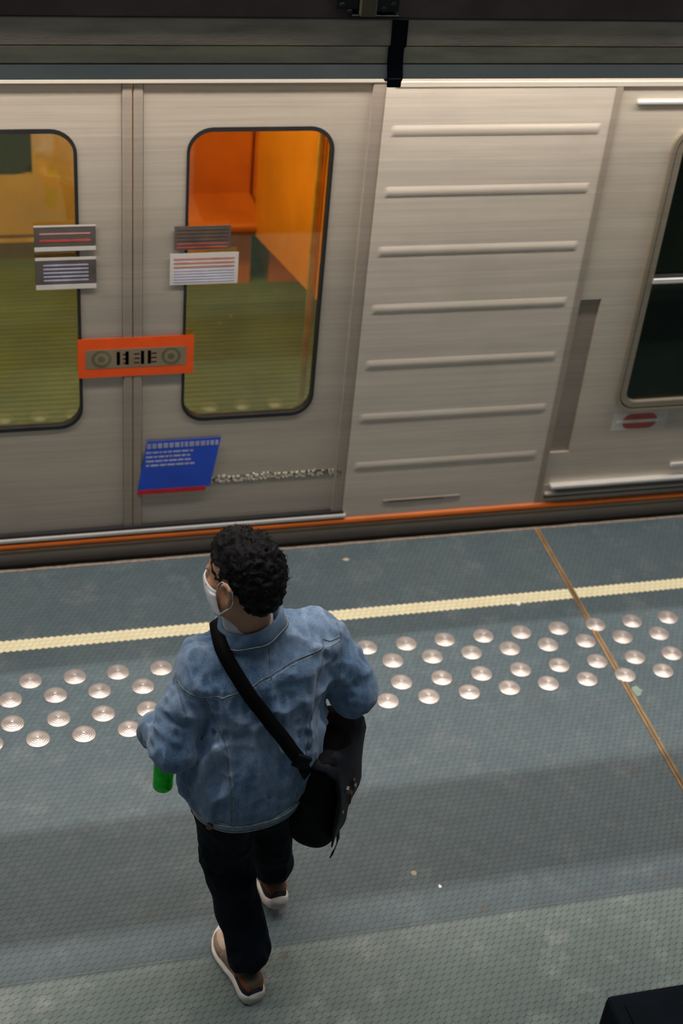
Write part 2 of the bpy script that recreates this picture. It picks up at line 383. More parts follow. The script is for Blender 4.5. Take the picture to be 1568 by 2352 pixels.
# ------------------------------------------------------------------ implicit surfaces (one smooth skin from many soft shapes)
class Field:
    def __init__(s, lo, hi, h):
        s.lo = np.array(lo, float); s.h = h
        s.n = np.ceil((np.array(hi, float) - s.lo) / h).astype(int) + 1
        s.F = np.full(s.n, 0.5, np.float32)
        s.ax = [s.lo[i] + h * np.arange(s.n[i]) for i in range(3)]
    def _win(s, lo, hi):
        a = np.maximum(np.floor((np.array(lo) - s.lo) / s.h).astype(int), 0); b = np.minimum(np.ceil((np.array(hi) - s.lo) / s.h).astype(int) + 1, s.n)
        sl = tuple(slice(a[i], b[i]) for i in range(3))
        X = s.ax[0][sl[0]][:, None, None]; Y = s.ax[1][sl[1]][None, :, None]; Z = s.ax[2][sl[2]][None, None, :]
        return sl, X, Y, Z
    def _put(s, sl, d, k, cut=False):
        A = s.F[sl]
        if cut: A = -A
        if k > 0:
            t = np.clip(0.5 + 0.5 * (d - A) / k, 0, 1); r = d * (1 - t) + A * t - k * t * (1 - t)
        else: r = np.minimum(A, d)
        s.F[sl] = (-r if cut else r).astype(np.float32)
    def cone(s, a, b, ra, rb, k=0.02, cut=False, sx=None):
        a = np.array(a, float); b = np.array(b, float); m = max(ra, rb) + k + 0.04
        sl, X, Y, Z = s._win(np.minimum(a, b) - m, np.maximum(a, b) + m)
        ab = b - a; L2 = max((ab ** 2).sum(), 1e-9)
        t = np.clip(((X - a[0]) * ab[0] + (Y - a[1]) * ab[1] + (Z - a[2]) * ab[2]) / L2, 0, 1)
        d = np.sqrt((X - a[0] - t * ab[0]) ** 2 + (Y - a[1] - t * ab[1]) ** 2 + (Z - a[2] - t * ab[2]) ** 2) - (ra + (rb - ra) * t)
        s._put(sl, d, k, cut)
    def ball(s, c, r, k=0.02, M3=None, cut=False):
        c = np.array(c, float); r = np.array(r if hasattr(r, '__len__') else (r, r, r), float); m = r.max() + k + 0.04
        sl, X, Y, Z = s._win(c - m, c + m)
        P = [X - c[0], Y - c[1], Z - c[2]]
        if M3 is not None: P = [M3[i][0] * P[0] + M3[i][1] * P[1] + M3[i][2] * P[2] for i in range(3)]
        k0 = np.sqrt((P[0] / r[0]) ** 2 + (P[1] / r[1]) ** 2 + (P[2] / r[2]) ** 2)
        k1 = np.sqrt((P[0] / r[0] ** 2) ** 2 + (P[1] / r[1] ** 2) ** 2 + (P[2] / r[2] ** 2) ** 2) + 1e-9
        s._put(sl, k0 * (k0 - 1) / k1, k, cut)
    def chain(s, lv, phi, k=0.02, p=2.3):
        """lv: list of (z, cx, cy, halfwidth, halfdepth) from low to high; an elliptic column turned by phi"""
        lv = sorted(lv); zs = [l[0] for l in lv]; m = max(l[3] for l in lv) + k + 0.05
        cx = [l[1] for l in lv]; cy = [l[2] for l in lv]
        sl, X, Y, Z = s._win((min(cx) - m, min(cy) - m, zs[0] - 0.06), (max(cx) + m, max(cy) + m, zs[-1] + 0.06))
        g = [np.interp(Z, zs, [l[i] for l in lv]) for i in (1, 2, 3, 4)]
        c, sn = math.cos(phi), math.sin(phi)
        u = (X - g[0]) * c + (Y - g[1]) * sn; v = -(X - g[0]) * sn + (Y - g[1]) * c
        q = (np.abs(u / g[2]) ** p + np.abs(v / g[3]) ** p) ** (1 / p)
        d = (q - 1) * np.minimum(g[2], g[3]) * 0.95
        dz = np.maximum(zs[0] - Z, Z - zs[-1]); d = np.maximum(d, dz + 0 * d)
        s._put(sl, d, k)
    def near(s, w=0.03):
        return np.nonzero(np.abs(s.F) < w)
    def pts(s, I): return np.stack([s.ax[i][I[i]] for i in range(3)], 1)
    def fold(s, a, b, w, amp):
        """amp > 0 raises a soft ridge along a-b, amp < 0 presses a crease"""
        a = np.array(a, float); b = np.array(b, float); m = 3 * w
        sl, X, Y, Z = s._win(np.minimum(a, b) - m, np.maximum(a, b) + m)
        ab = b - a; L2 = max((ab ** 2).sum(), 1e-9)
        t = np.clip(((X - a[0]) * ab[0] + (Y - a[1]) * ab[1] + (Z - a[2]) * ab[2]) / L2, 0, 1)
        d2 = (X - a[0] - t * ab[0]) ** 2 + (Y - a[1] - t * ab[1]) ** 2 + (Z - a[2] - t * ab[2]) ** 2
        s.F[sl] -= (amp * np.exp(-d2 / (w * w)) * (0.35 + 2.6 * t * (1 - t))).astype(np.float32)
    def rough(s, freq, amp, seed=1, ridged=False):
        I = s.near(0.05); P = s.pts(I); s.F[I] -= (amp * vnoise(P * np.array(freq), seed, ridged)).astype(np.float32)
    def sample(s, p):
        g = (np.asarray(p) - s.lo) / s.h; i = np.clip(np.floor(g).astype(int), 0, s.n - 2); f = g - i; v = 0
        for dx in (0, 1):
            for dy in (0, 1):
                for dz in (0, 1):
                    v += s.F[i[0] + dx, i[1] + dy, i[2] + dz] * (f[0] if dx else 1 - f[0]) * (f[1] if dy else 1 - f[1]) * (f[2] if dz else 1 - f[2])
        return float(v)
    def grad(s, p, e=0.012):
        p = np.array(p, float); g = []
        for i in range(3):
            d = np.zeros(3); d[i] = e; g.append(s.sample(p + d) - s.sample(p - d))
        return Vector(g).normalized()
    def hug(s, x, z, side=-1, off=0.003):
        """walk in Y until the surface is met (side -1: from behind, +1: from the front)"""
        y = s.lo[1] + 0.01 if side < 0 else s.lo[1] + s.h * (s.n[1] - 1) - 0.01
        st = 0.002 * (-side)
        for _ in range(600):
            if s.sample((x, y, z)) < off: break
            y += st
        return Vector((x, y, z))
    def mesh(s, name):
        F = s.F; n = s.n; S = F < 0
        cs = np.zeros(n - 1, bool); cnt = np.zeros(n - 1, np.float32); acc = np.zeros((*(n - 1), 3), np.float32)
        for ax in range(3):
            a = [slice(None)] * 3; b = [slice(None)] * 3; a[ax] = slice(0, -1); b[ax] = slice(1, None)
            A = F[tuple(a)]; B = F[tuple(b)]; cr = (A < 0) != (B < 0); t = np.where(cr, A / np.where(cr, A - B, 1), 0)
            o = [i for i in range(3) if i != ax]
            for d0 in (0, 1):
                for d1 in (0, 1):
                    sl = [slice(None)] * 3; sl[o[0]] = slice(d0, n[o[0]] - 1 + d0); sl[o[1]] = slice(d1, n[o[1]] - 1 + d1)
                    c = cr[tuple(sl)]; tt = t[tuple(sl)]
                    cnt += c; cs |= c
                    acc[..., ax] += np.where(c, tt, 0); acc[..., o[0]] += c * d0; acc[..., o[1]] += c * d1
        I = np.nonzero(cs); idx = np.full(n - 1, -1, np.int64); idx[I] = np.arange(len(I[0]))
        V = (np.stack(I, 1) + acc[I] / cnt[I][:, None]) * s.h + s.lo
        quads = []
        for ax in range(3):
            a = [slice(None)] * 3; b = [slice(None)] * 3; a[ax] = slice(0, -1); b[ax] = slice(1, None)
            A = S[tuple(a)]; B = S[tuple(b)]; J = np.stack(np.nonzero(A != B), 1); o = [(ax + 1) % 3, (ax + 2) % 3]
            J = J[(J[:, o[0]] > 0) & (J[:, o[1]] > 0) & (J[:, o[0]] < n[o[0]] - 1) & (J[:, o[1]] < n[o[1]] - 1)]
            ins = A[tuple(J.T)]
            def g(d0, d1):
                K = J.copy(); K[:, o[0]] -= d0; K[:, o[1]] -= d1; return idx[tuple(K.T)]
            q = np.stack([g(1, 1), g(0, 1), g(0, 0), g(1, 0)], 1); q[~ins] = q[~ins][:, ::-1]; quads.append(q)
        Q = np.concatenate(quads); Q = Q[(Q >= 0).all(1)]
        me = bpy.data.meshes.new(name); me.vertices.add(len(V)); me.vertices.foreach_set('co', V.astype(np.float32).ravel())
        me.loops.add(Q.size); me.loops.foreach_set('vertex_index', Q.astype(np.int32).ravel())
        me.polygons.add(len(Q)); me.polygons.foreach_set('loop_start', np.arange(0, Q.size, 4, dtype=np.int32))
        me.update(calc_edges=True); me.validate()
        return me
def vnoise(P, seed=1, ridged=False):
    rng = np.random.RandomState(seed); T = rng.rand(32, 32, 32).astype(np.float32) * 2 - 1
    i = np.floor(P).astype(int); f = P - i; f = f * f * (3 - 2 * f); v = 0
    for dx in (0, 1):
        for dy in (0, 1):
            for dz in (0, 1):
                wgt = (f[:, 0] if dx else 1 - f[:, 0]) * (f[:, 1] if dy else 1 - f[:, 1]) * (f[:, 2] if dz else 1 - f[:, 2])
                v = v + T[(i[:, 0] + dx) % 32, (i[:, 1] + dy) % 32, (i[:, 2] + dz) % 32] * wgt
    return 0.5 - 2 * np.abs(v) if ridged else v
def fobj(name, field, m, parent, smooth_it=2):
    me = field.mesh(name); me.materials.append(m)
    o = link(name, me, parent, True)
    if smooth_it:
        md = o.modifiers.new('smooth', 'SMOOTH'); md.factor = 0.5; md.iterations = smooth_it
    return o

# ------------------------------------------------------------------ the platform
bm = bmesh.new(); box(bm, -3.2, 5.6, -2.6, 5.018, -0.35, 0.0)
tag(finish('floor', bm, M['floor']), kind='structure')
bm = bmesh.new()
nx = 220; rg = []
for i in range(nx + 1):      # chipped concrete lip
    x = -3.2 + 8.8 * i / nx; j = 0.004 * mnoise.noise(Vector((x * 9, 0, 0))); k = 0.003 * mnoise.noise(Vector((x * 23, 5, 0)))
    rg.append([(x, 5.018 + k, -0.35), (x, 5.018 + k, 0.0015), (x, 5.034 + j, 0.002), (x, 5.041 + j, -0.006), (x, 5.041 + j, -0.35)])
loft(bm, rg); tag(finish('trim_1', bm, M['nosing']), kind='structure')
bm = bmesh.new()             # cream line: three rows of the hexagonal tiles, so its edges are zigzag
r3 = HS / math.sqrt(3); n0, n1 = int(-3.1 / HS), int(5.5 / HS); top = []; bot = []
for k in range(2 * n0, 2 * n1 + 1):
    x = k * HS / 2; e = HS * 0.8660254 + (r3 if k % 2 else r3 / 2)
    top.append(bm.verts.new((x, HY + e, 0.0008))); bot.append(bm.verts.new((x, HY - e, 0.0008)))
for a in range(len(top) - 1): bm.faces.new((bot[a], bot[a + 1], top[a + 1], top[a]))
tag(finish('trim_2', bm, M['yellow']), kind='structure')
bm = bmesh.new()             # joint across the platform: two brown ribs and a groove
box(bm, 2.509, 2.537, -2.6, 5.03, -0.01, 0.0012, 1)
box(bm, 2.510, 2.5205, -2.6, 5.03, -0.01, 0.0032, 0, 0.001); box(bm, 2.5255, 2.536, -2.6, 5.03, -0.01, 0.0032, 0, 0.001)
tag(finish('trim_3', bm, [M['joint'], M['joint_dark']]), kind='structure')
bm = bmesh.new(); box(bm, -3.2, 5.6, 5.03, 8.6, -1.3, -1.1)
tag(finish('trim_4', bm, M['concrete']), kind='structure')
# litter and bits on the floor
def flake(name, c, rad, m, label, cat, seed, thick=0.0012):
    bm = bmesh.new(); rs = random.Random(seed); n = 11
    A = [Vector((c[0] + rad[0] * math.cos(2 * PI * k / n) * rs.uniform(.7, 1.15), c[1] + rad[1] * math.sin(2 * PI * k / n) * rs.uniform(.7, 1.15), 0.0)) for k in range(n)]
    loft(bm, [[p + Vector((0, 0, 0.0002)) for p in A], [p + Vector((0, 0, thick)) for p in A], [Vector(c).lerp(p, 0.6) * 1 + Vector((0, 0, thick * 1.4)) for p in A]])
    tag(finish(name, bm, m), label, cat)
M['litter_w'] = mat('white scrap', (0.75, 0.73, 0.75), 0.8, bmp=0.3); M['litter_g'] = mat('dried green leaf', (0.17, 0.23, 0.19), 0.8)
M['litter_t'] = mat('tan scrap', (0.36, 0.30, 0.20), 0.8)
flake('paper_scrap', (2.2494, 4.5032, 0.0000), (0.012, 0.014), M['litter_w'], 'tiny crumpled white scrap lying at the near edge of the cream line', 'litter', 1, 0.006)
flake('leaf', (2.5580, 3.9012, 0.0000), (0.022, 0.032), M['litter_g'], 'pale green flattened leaf beside the brown joint behind the metal studs', 'leaf', 2)
flake('leaf', (1.5718, 4.9135, 0.0000), (0.016, 0.011), M['litter_t'], 'small tan leaf on the floor between the cream line and the platform edge', 'leaf', 3)
flake('paper_scrap', (2.5336, 3.6298, 0.0000), (0.007, 0.009), M['litter_t'], 'small pale scrap stuck on the brown floor joint', 'litter', 4)
flake('paper_scrap', (1.3788, 3.1420, 0.0000), (0.010, 0.012), M['litter_t'], 'small pale crumb on the floor to the right of the walking man', 'litter', 5)
flake('paper_scrap', (1.4536, 3.0709, 0.0000), (0.006, 0.008), M['litter_w'], 'tiny whitish fleck on the floor to the right of the walking man', 'litter', 6)

# tactile studs
def stud_mesh():
    bm = bmesh.new()
    prof = [(0.0455, 0.0), (0.0452, 0.0014), (0.043, 0.0030), (0.0385, 0.0042), (0.0370, 0.0034), (0.0355, 0.0046), (0.0300, 0.0056), (0.0285, 0.0046), (0.0270, 0.0058),
            (0.0215, 0.0066), (0.0200, 0.0056), (0.0185, 0.0067), (0.0130, 0.0072), (0.0115, 0.0062), (0.0100, 0.0073), (0.0060, 0.0074), (0.0045, 0.0066), (0.0, 0.0066)]
    lathe(bm, prof, (0, 0, 0), seg=40)
    me = bpy.data.meshes.new('tactile_stud'); bmesh.ops.recalc_face_normals(bm, faces=bm.faces[:]); bm.to_mesh(me); bm.free()
    me.materials.append(M['stud']); me.polygons.foreach_set('use_smooth', [True] * len(me.polygons)); return me
SM = stud_mesh(); S0 = 0.17149
ORD = ['', 'first', 'second', 'third', 'fourth', 'fifth', 'sixth', 'seventh', 'eighth', 'ninth', 'tenth']
ROWS = [(0.14086, 4.3235, 'in the row nearest the cream line', 8), (0.05711, 4.2289, 'in row two from the cream line', 9),
        (0.05843, 4.0978, 'in row three from the cream line', 9), (0.14590, 4.0002, 'in the row farthest from the cream line', 8)]
jit = random.Random(3)
for ri, (x0, y0, rowname, fr) in enumerate(ROWS):
    left = [i for i in range(-3, 5) if i <= 3]
    for i in range(-3, 20):
        o = bpy.data.objects.new('tactile_stud', SM); COL.objects.link(o)
        o.location = (x0 + i * S0 + jit.uniform(-.001, .001), y0 + jit.uniform(-.001, .001), 0.0); o.rotation_euler.z = jit.uniform(0, 6)
        out_l = i < (-1 if ri == 3 else 0); out_r = i > (16)
        if out_l: lb = 'metal stud beyond the left edge ' + rowname
        elif out_r: lb = 'metal stud beyond the right edge ' + rowname
        elif i <= 3: lb = '%s metal stud left of the man %s' % (ORD[4 - i], rowname)
        elif i < fr: lb = 'metal stud hidden behind the man ' + rowname
        else: lb = '%s metal stud right of the man %s' % (ORD[i - fr + 1], rowname)
        tag(o, lb, 'floor stud', 'round metal tactile studs in four rows on the platform')

# ------------------------------------------------------------------ the train
YT = 5.09
train = empty('subway_train', (0.64, 6.5, -1.1))
tag(train, 'brushed stainless steel subway train with orange stripe passing the platform', 'train')
# door leaves with rounded windows
def door_leaf(x0, x1, wx0, wx1, z0=0.13, z1=2.12, wz0=0.665, wz1=1.942, y=YT + 0.02):
    inner = rrect((wx0 + wx1) / 2, (wz0 + wz1) / 2, wx1 - wx0, wz1 - wz0, 0.095)
    bm = bmesh.new(); ringframe(bm, rectloop(inner, x0, x1, z0, z1), inner, y, y + 0.035)
    d = finish('door', bm, M['steel_door'], train)
    g_in = rrect((wx0 + wx1) / 2, (wz0 + wz1) / 2, wx1 - wx0 - 0.016, wz1 - wz0 - 0.022, 0.086)
    bm = bmesh.new(); ringframe(bm, rrect((wx0 + wx1) / 2, (wz0 + wz1) / 2, wx1 - wx0 + 0.006, wz1 - wz0 + 0.012, 0.098), g_in, y - 0.004, y + 0.03)
    finish('window_gasket', bm, M['rubber'], d)
    bm = bmesh.new(); prism(bm, g_in, y + 0.012, y + 0.017); finish('window_pane', bm, M['glass'], d)
    return d
DL = door_leaf(-0.255, 0.60, -0.12, 0.435); DR = door_leaf(0.68, 1.535, 0.845, 1.405)
bm = bmesh.new(); box(bm, 0.602, 0.638, YT + 0.012, YT + 0.05, 0.13, 2.12, 0, 0.006); box(bm, 0.642, 0.678, YT + 0.012, YT + 0.05, 0.13, 2.12, 0, 0.006)
finish('door_seal', bm, M['steel_dark'], train)
bm = bmesh.new(); box(bm, 1.535, 1.585, YT + 0.004, YT + 0.06, 0.13, 2.12, 0, 0.004); finish('door_post', bm, M['steel_dark'], train)
bm = bmesh.new(); box(bm, -0.305, -0.255, YT + 0.004, YT + 0.06, 0.13, 2.12, 0, 0.004); finish('door_post', bm, M['steel_dark'], train)
# ribbed side panel
def ribbed(x0, x1, zs, zb=0.10, zt=2.12):
    prof = [(zb, 0)]
    for z in zs:
        for k in range(9):
            a = k / 8; prof.append((z - 0.024 + 0.048 * a, -0.0042 * math.sin(PI * a) if 0 < a < 1 else 0))
    prof.append((zt, 0)); bm = bmesh.new(); rg = []
    for x, s in ((x0, 0), (x0 + 0.03, 0), (x0 + 0.05, 1), (x1 - 0.05, 1), (x1 - 0.03, 0), (x1, 0)):
        rg.append([(x, YT + y * s, z) for z, y in prof] + [(x, YT + 0.05, zt), (x, YT + 0.05, zb)])
    loft(bm, rg); return finish('side_panel', bm, M['steel'], train)
RZ = [0.380, 0.632, 0.900, 1.165, 1.426, 1.682, 1.932]
ribbed(1.585, 2.515, RZ); ribbed(-3.2, -0.305, RZ)
bm = bmesh.new(); box(bm, 2.515, 2.545, YT - 0.002, YT + 0.05, 0.10, 2.12, 0, 0.002); finish('panel_strip', bm, M['steel_dark'], train)
ribbed(3.70, 5.6, RZ)
# cab door with its framed window
cx0, cx1 = 2.84, 3.48
inner = rrect((cx0 + cx1) / 2, 1.262, cx1 - cx0, 1.29, 0.07)
bm = bmesh.new(); ringframe(bm, rectloop(inner, 2.645, 3.70, 0.195, 2.12), inner, YT + 0.006, YT + 0.045)
# recessed grip strip beside the door
box(bm, 2.545, 2.645, YT + 0.006, YT + 0.05, 1.168, 2.12); box(bm, 2.545, 2.645, YT + 0.006, YT + 0.05, 0.195, 0.378)
CD = finish('door', bm, steel_material('cab door steel', (0.58, 0.53, 0.45), 0.5, 0.40), train)
bm = bmesh.new(); box(bm, 2.545, 2.645, YT + 0.022, YT + 0.05, 0.37, 1.175); finish('grip_recess', bm, M['steel_dark'], CD)
bm = bmesh.new()
ringframe(bm, rrect(3.16, 1.262, 0.70, 1.36, 0.10), rrect(3.16, 1.262, 0.665, 1.325, 0.09), YT - 0.010, YT + 0.01)
ringframe(bm, rrect(3.16, 1.262, 0.655, 1.31, 0.085), rrect(3.16, 1.262, 0.60, 1.25, 0.06), YT - 0.006, YT + 0.03)
finish('window_frame', bm, steel_material('cab window frame', (0.36, 0.31, 0.24), 0.4, 0.6), CD)
bm = bmesh.new(); ringframe(bm, rrect(3.16, 1.262, 0.668, 1.328, 0.09), rrect(3.16, 1.262, 0.652, 1.306, 0.085), YT - 0.002, YT + 0.02); finish('window_gasket', bm, M['rubber'], CD)
bm = bmesh.new(); prism(bm, rrect(3.16, 1.262, 0.60, 1.25, 0.06), YT + 0.016, YT + 0.021); finish('window_pane', bm, M['glass_dark'], CD)
bm = bmesh.new(); box(bm, 2.86, 3.46, YT - 0.012, YT + 0.012, 1.238, 1.262, 0, 0.004); box(bm, 2.86, 3.46, YT - 0.004, YT + 0.014, 1.262, 1.272, 1)
finish('window_rail', bm, [M['chrome'], M['rubber']], CD)
bm = bmesh.new(); box(bm, 2.62, 3.70, YT - 0.006, YT + 0.01, 2.032, 2.046, 0, 0.003); finish('drip_rail', bm, M['chrome'], CD)
for q in ((3.22, 3.30, 0.50), (3.18, 3.32, 0.255)):
    bm = bmesh.new(); box(bm, q[0], q[1], YT - 0.006, YT + 0.01, q[2], q[2] + 0.02, 0, 0.004); finish('hinge', bm, M['chrome'], CD)
# header above the doors, waist panel under the cab door, sills, stripe, skirt
bm = bmesh.new(); box(bm, -3.2, 5.6, YT + 0.0, YT + 0.06, 2.12, 2.62, 0, 0.004); box(bm, 1.62, 3.70, YT - 0.003, YT + 0.0, 2.105, 2.125, 0, 0.001)
finish('header_panel', bm, M['steel'], train)
bm = bmesh.new(); box(bm, -3.2, 5.6, YT, YT + 0.05, -0.02, 0.10, 0)
finish('floor_edge', bm, M['steel'], train)
bm = bmesh.new(); box(bm, -0.30, 1.60, YT - 0.012, YT + 0.03, 0.108, 0.127, 0, 0.006); box(bm, -0.30, 1.59, YT - 0.004, YT + 0.03, 0.127, 0.141, 1); finish('door_sill', bm, [M['chrome'], M['rubber']], train)
bm = bmesh.new(); box(bm, 2.58, 3.70, YT - 0.024, YT + 0.03, 0.188, 0.206, 0, 0.005); box(bm, 2.60, 3.70, YT - 0.006, YT + 0.03, 0.172, 0.188, 1)
box(bm, 2.56, 3.70, YT - 0.014, YT + 0.03, 0.145, 0.160, 2, 0.004); box(bm, 2.56, 3.70, YT - 0.004, YT + 0.03, 0.128, 0.145, 3)
box(bm, 2.515, 3.70, YT + 0.002, YT + 0.03, 0.10, 0.20, 2)
finish('door_sill', bm, [M['chrome'], M['rubber'], M['steel_door'], M['int_brown']], train)
def half_round(x0, x1, z, r, y, m, name):
    bm = bmesh.new(); P = [(y, z - r)] + [(y - r * 0.8 * math.sin(PI * k / 10), z - r * math.cos(PI * k / 10)) for k in range(1, 10)] + [(y, z + r)]
    loft(bm, [[(x, a, b) for a, b in P] for x in (x0, x1)]); return finish(name, bm, m, train, False)
half_round(-3.2, 5.6, 0.083, 0.020, YT + 0.001, M['orange'], 'orange_stripe')
half_round(-3.2, 5.6, 0.058, 0.004, YT + 0.001, M['cream'], 'trim_bead')
bm = bmesh.new(); loft(bm, [[(x, YT - 0.001, 0.054), (x, YT + 0.004, -0.02), (x, YT + 0.05, -0.09), (x, YT + 0.08, -0.09), (x, YT + 0.08, 0.054)] for x in (-3.2, 5.6)]); finish('skirt', bm, M['skirt'], train)
bm = bmesh.new(); box(bm, -3.2, 5.6, 5.3, 7.7, -1.0, -0.12); finish('underframe', bm, M['rubber'], train)
# a long dull mark and a small plate low on the panel
bm = bmesh.new(); box(bm, 1.77, 2.14, YT - 0.003, YT + 0.01, 0.168, 0.184, 0, 0.002); box(bm, 1.80, 2.06, YT - 0.004, YT + 0.0, 0.173, 0.179, 1)
finish('name_plate', bm, [M['steel_dark'], M['int_brown']], train)
# stickers (thin printed films)
def sticker(name, parent, x0, x1, z0, z1, y, m, marks=(), skew=0.0, t=0.0008):
    bm = bmesh.new()
    P = [(x0, z0), (x1, z0), (x1 + skew, z1), (x0 + skew, z1)]
    prism(bm, P, y - t, y, 0)
    mats = [m]
    for mk in marks:
        mm = mk[-1]
        if mm not in mats: mats.append(mm)
        k = mats.index(mm)
        if mk[0] == 'bar': prism(bm, [(mk[1], mk[3]), (mk[2], mk[3]), (mk[2], mk[4]), (mk[1], mk[4])], y - t - 0.0006 - 0.0003 * (mm is M['cream']), y - t + 0.0001, k)
        if mk[0] == 'disc':
            yy = y - t - 0.0005 - 0.0002 * mk[4]
            prism(bm, [(mk[1] + mk[3] * math.cos(2 * PI * q / 28), mk[2] + mk[3] * math.sin(2 * PI * q / 28)) for q in range(28)], yy, y - t + 0.0001, k)
    return finish(name, bm, mats, parent)
yd = YT + 0.0185
W_, P_, S_, G_ = M['st_white'], M['st_pink'], M['st_smoke'], M['st_green']
# orange warning label, half on each leaf
for (par, a, b, ex) in ((DL, 0.421, 0.640, 0.515), (DR, 0.640, 0.887, 0.795)):
    mk = [('bar', a + 0.03 if a < .5 else a, b if a < .5 else b - 0.03, 0.942, 1.030, M['st_grey'])]
    mk += [('disc', ex, 0.986, 0.040, 1, G_), ('disc', ex, 0.986, 0.028, 2, M['st_grey']), ('disc', ex, 0.986, 0.014, 3, G_)]
    mk += [('bar', q, q + 0.014, 0.955, 1.017, G_) for q in ((0.575, 0.61) if a < .5 else (0.672, 0.70))]
    mk += [('bar', q, q + 0.022, z, z + 0.006, M['st_orange']) for q in ((0.60,) if a < .5 else (0.645, 0.715)) for z in (0.96, 0.98, 1.0)]
    sticker('sticker', par, a, b, 0.901, 1.080, YT + 0.0115, M['st_orange'], mk)
sticker('sticker', DR, 0.785, 1.055, 1.305, 1.440, yd - 0.004, W_, [('bar', 0.80, 1.04, 1.378 + i * 0.017, 1.386 + i * 0.017, P_) for i in range(3)] + [('bar', 0.80, 1.04, 1.315 + i * 0.012, 1.320 + i * 0.012, M['st_lilac']) for i in range(5)])
sticker('sticker', DR, 0.80, 1.02, 1.455, 1.555, yd - 0.004, S_, [('bar', 0.81, 1.01, 1.462 + i * 0.015, 1.467 + i * 0.015, M['st_redsoft'] if i < 2 else M['int_brown']) for i in range(6)])
sticker('sticker', DL, 0.27, 0.50, 1.305, 1.440, yd - 0.004, S_, [('bar', 0.27, 0.50, 1.305, 1.325, W_), ('bar', 0.27, 0.50, 1.428, 1.440, W_)] + [('bar', 0.30, 0.47, 1.34 + i * 0.016, 1.346 + i * 0.016, M['st_lilac']) for i in range(5)])
sticker('sticker', DL, 0.27, 0.50, 1.465, 1.573, yd - 0.004, S_, [('bar', 0.27, 0.50, 1.467, 1.484, W_), ('bar', 0.29, 0.48, 1.505, 1.514, M['st_redsoft']), ('bar', 0.27, 0.50, 1.566, 1.573, W_), ('bar', 0.29, 0.48, 1.535, 1.541, P_)])
bl = [('bar', 0.66, 0.955, 0.302, 0.326, M['st_red'])]
rr = random.Random(5)
x = 0.70
while x < 1.0:
    ww = rr.uniform(0.010, 0.02); bl.append(('bar', x, x + ww, 0.538, 0.562, M['st_lilac'])); x += ww + 0.006
for z in (0.512, 0.490, 0.468, 0.446):
    x = 0.695
    while x < 0.885:
        ww = rr.uniform(0.010, 0.035); bl.append(('bar', x, x + ww, z, z + 0.009, M['st_lilac'])); x += ww + 0.005
sticker('sticker', DR, 0.66, 0.975, 0.326, 0.575, YT + 0.0115, M['st_blue'], bl, 0.04)
# cream lettering strip running from the blue sticker to the post
bm = bmesh.new(); x = 0.93; rr = random.Random(11)
while x < 1.56:
    ww = rr.choice((0.008, 0.012, 0.015)); zt = 0.362 if rr.random() < .7 else 0.37; zb = 0.334
    k = rr.randrange(4); y0 = YT + 0.017 if x < 1.53 else YT + 0.003; y1 = y0 + 0.003
    box(bm, x, x + 0.007, y0, y1, zb, zt)
    if k == 0: box(bm, x, x + ww, y0, y1, zt - 0.006, zt); box(bm, x, x + ww, y0, y1, zb, zb + 0.006)
    elif k == 1: box(bm, x + ww - 0.006, x + ww, y0, y1, zb, zt); box(bm, x, x + ww, y0, y1, (zb + zt) / 2 - 0.003, (zb + zt) / 2 + 0.003)
    elif k == 2: box(bm, x, x + ww, y0, y1, zt - 0.006, zt); box(bm, x + ww - 0.006, x + ww, y0, y1, zb, zt)
    else: box(bm, x, x + ww, y0, y1, zb, zb + 0.006)
    x += ww + 0.003
finish('lettering', bm, M['cream'], train)
sticker('sticker', CD, 2.83, 3.10, 0.478, 0.572, YT + 0.006, W_, [('disc', 2.92, 0.525, 0.041, 0, M['st_redsoft']), ('disc', 3.01, 0.525, 0.041, 0, M['st_redsoft']), ('bar', 2.93, 3.00, 0.484, 0.566, M['st_redsoft']), ('bar', 2.85, 3.08, 0.517, 0.533, M['cream'])])
# inside of the carriage
bm = bmesh.new(); box(bm, -3.1, 2.55, YT + 0.06, 7.86, 0.03, 0.09, 0)
x = 0
for k in range(60):
    y = YT + 0.12 + k * 0.045; box(bm, -3.1, 2.55, y, y + 0.018, 0.09, 0.094, 0)
finish('carriage_floor', bm, M['int_floor'], train)
bm = bmesh.new(); box(bm, -3.1, 2.55, 7.80, 7.86, 0.09, 0.60, 0); box(bm, 0.42, 2.55, 7.80, 7.86, 0.60, 2.4, 0)
box(bm, -3.1, -0.5, 7.80, 7.86, 0.60, 2.4, 0)
box(bm, -3.1, 2.55, 7.785, 7.80, 0.09, 0.24, 1); box(bm, -3.1, 2.55, 7.78, 7.80, 0.20, 0.225, 2)
finish('far_wall', bm, [M['int_tan'], M['int_brown'], M['int_yellow']], train)
bm = bmesh.new(); prism(bm, rrect(-0.04, 1.30, 0.92, 1.40, 0.1), 7.81, 7.815); finish('far_window', bm, M['int_dark'], train)
bm = bmesh.new(); box(bm, -3.1, 2.55, YT + 0.06, 7.86, 2.38, 2.44, 0); finish('carriage_ceiling', bm, M['int_tan'], train)
bm = bmesh.new(); box(bm, -1.2, 2.5, 6.35, 6.65, 2.30, 2.38, 0, 0.02); finish('carriage_lamp', bm, M['int_lamp'], train)
bm = bmesh.new(); box(bm, 2.55, 2.62, YT + 0.06, 7.86, 0.09, 2.4, 0); finish('bulkhead', bm, M['int_rust'], train)
def seat(x0, x1, y0, y1, m1):
    bm = bmesh.new(); box(bm, x0, x1, y0, y1 - 0.08, 0.46, 0.51, 0, 0.02); box(bm, x0, x1, y1 - 0.09, y1, 0.44, 0.98, 0, 0.025); box(bm, x0 + 0.05, x1 - 0.05, y0 + 0.12, y1 - 0.1, 0.09, 0.46, 0)
    finish('seat', bm, m1, train)
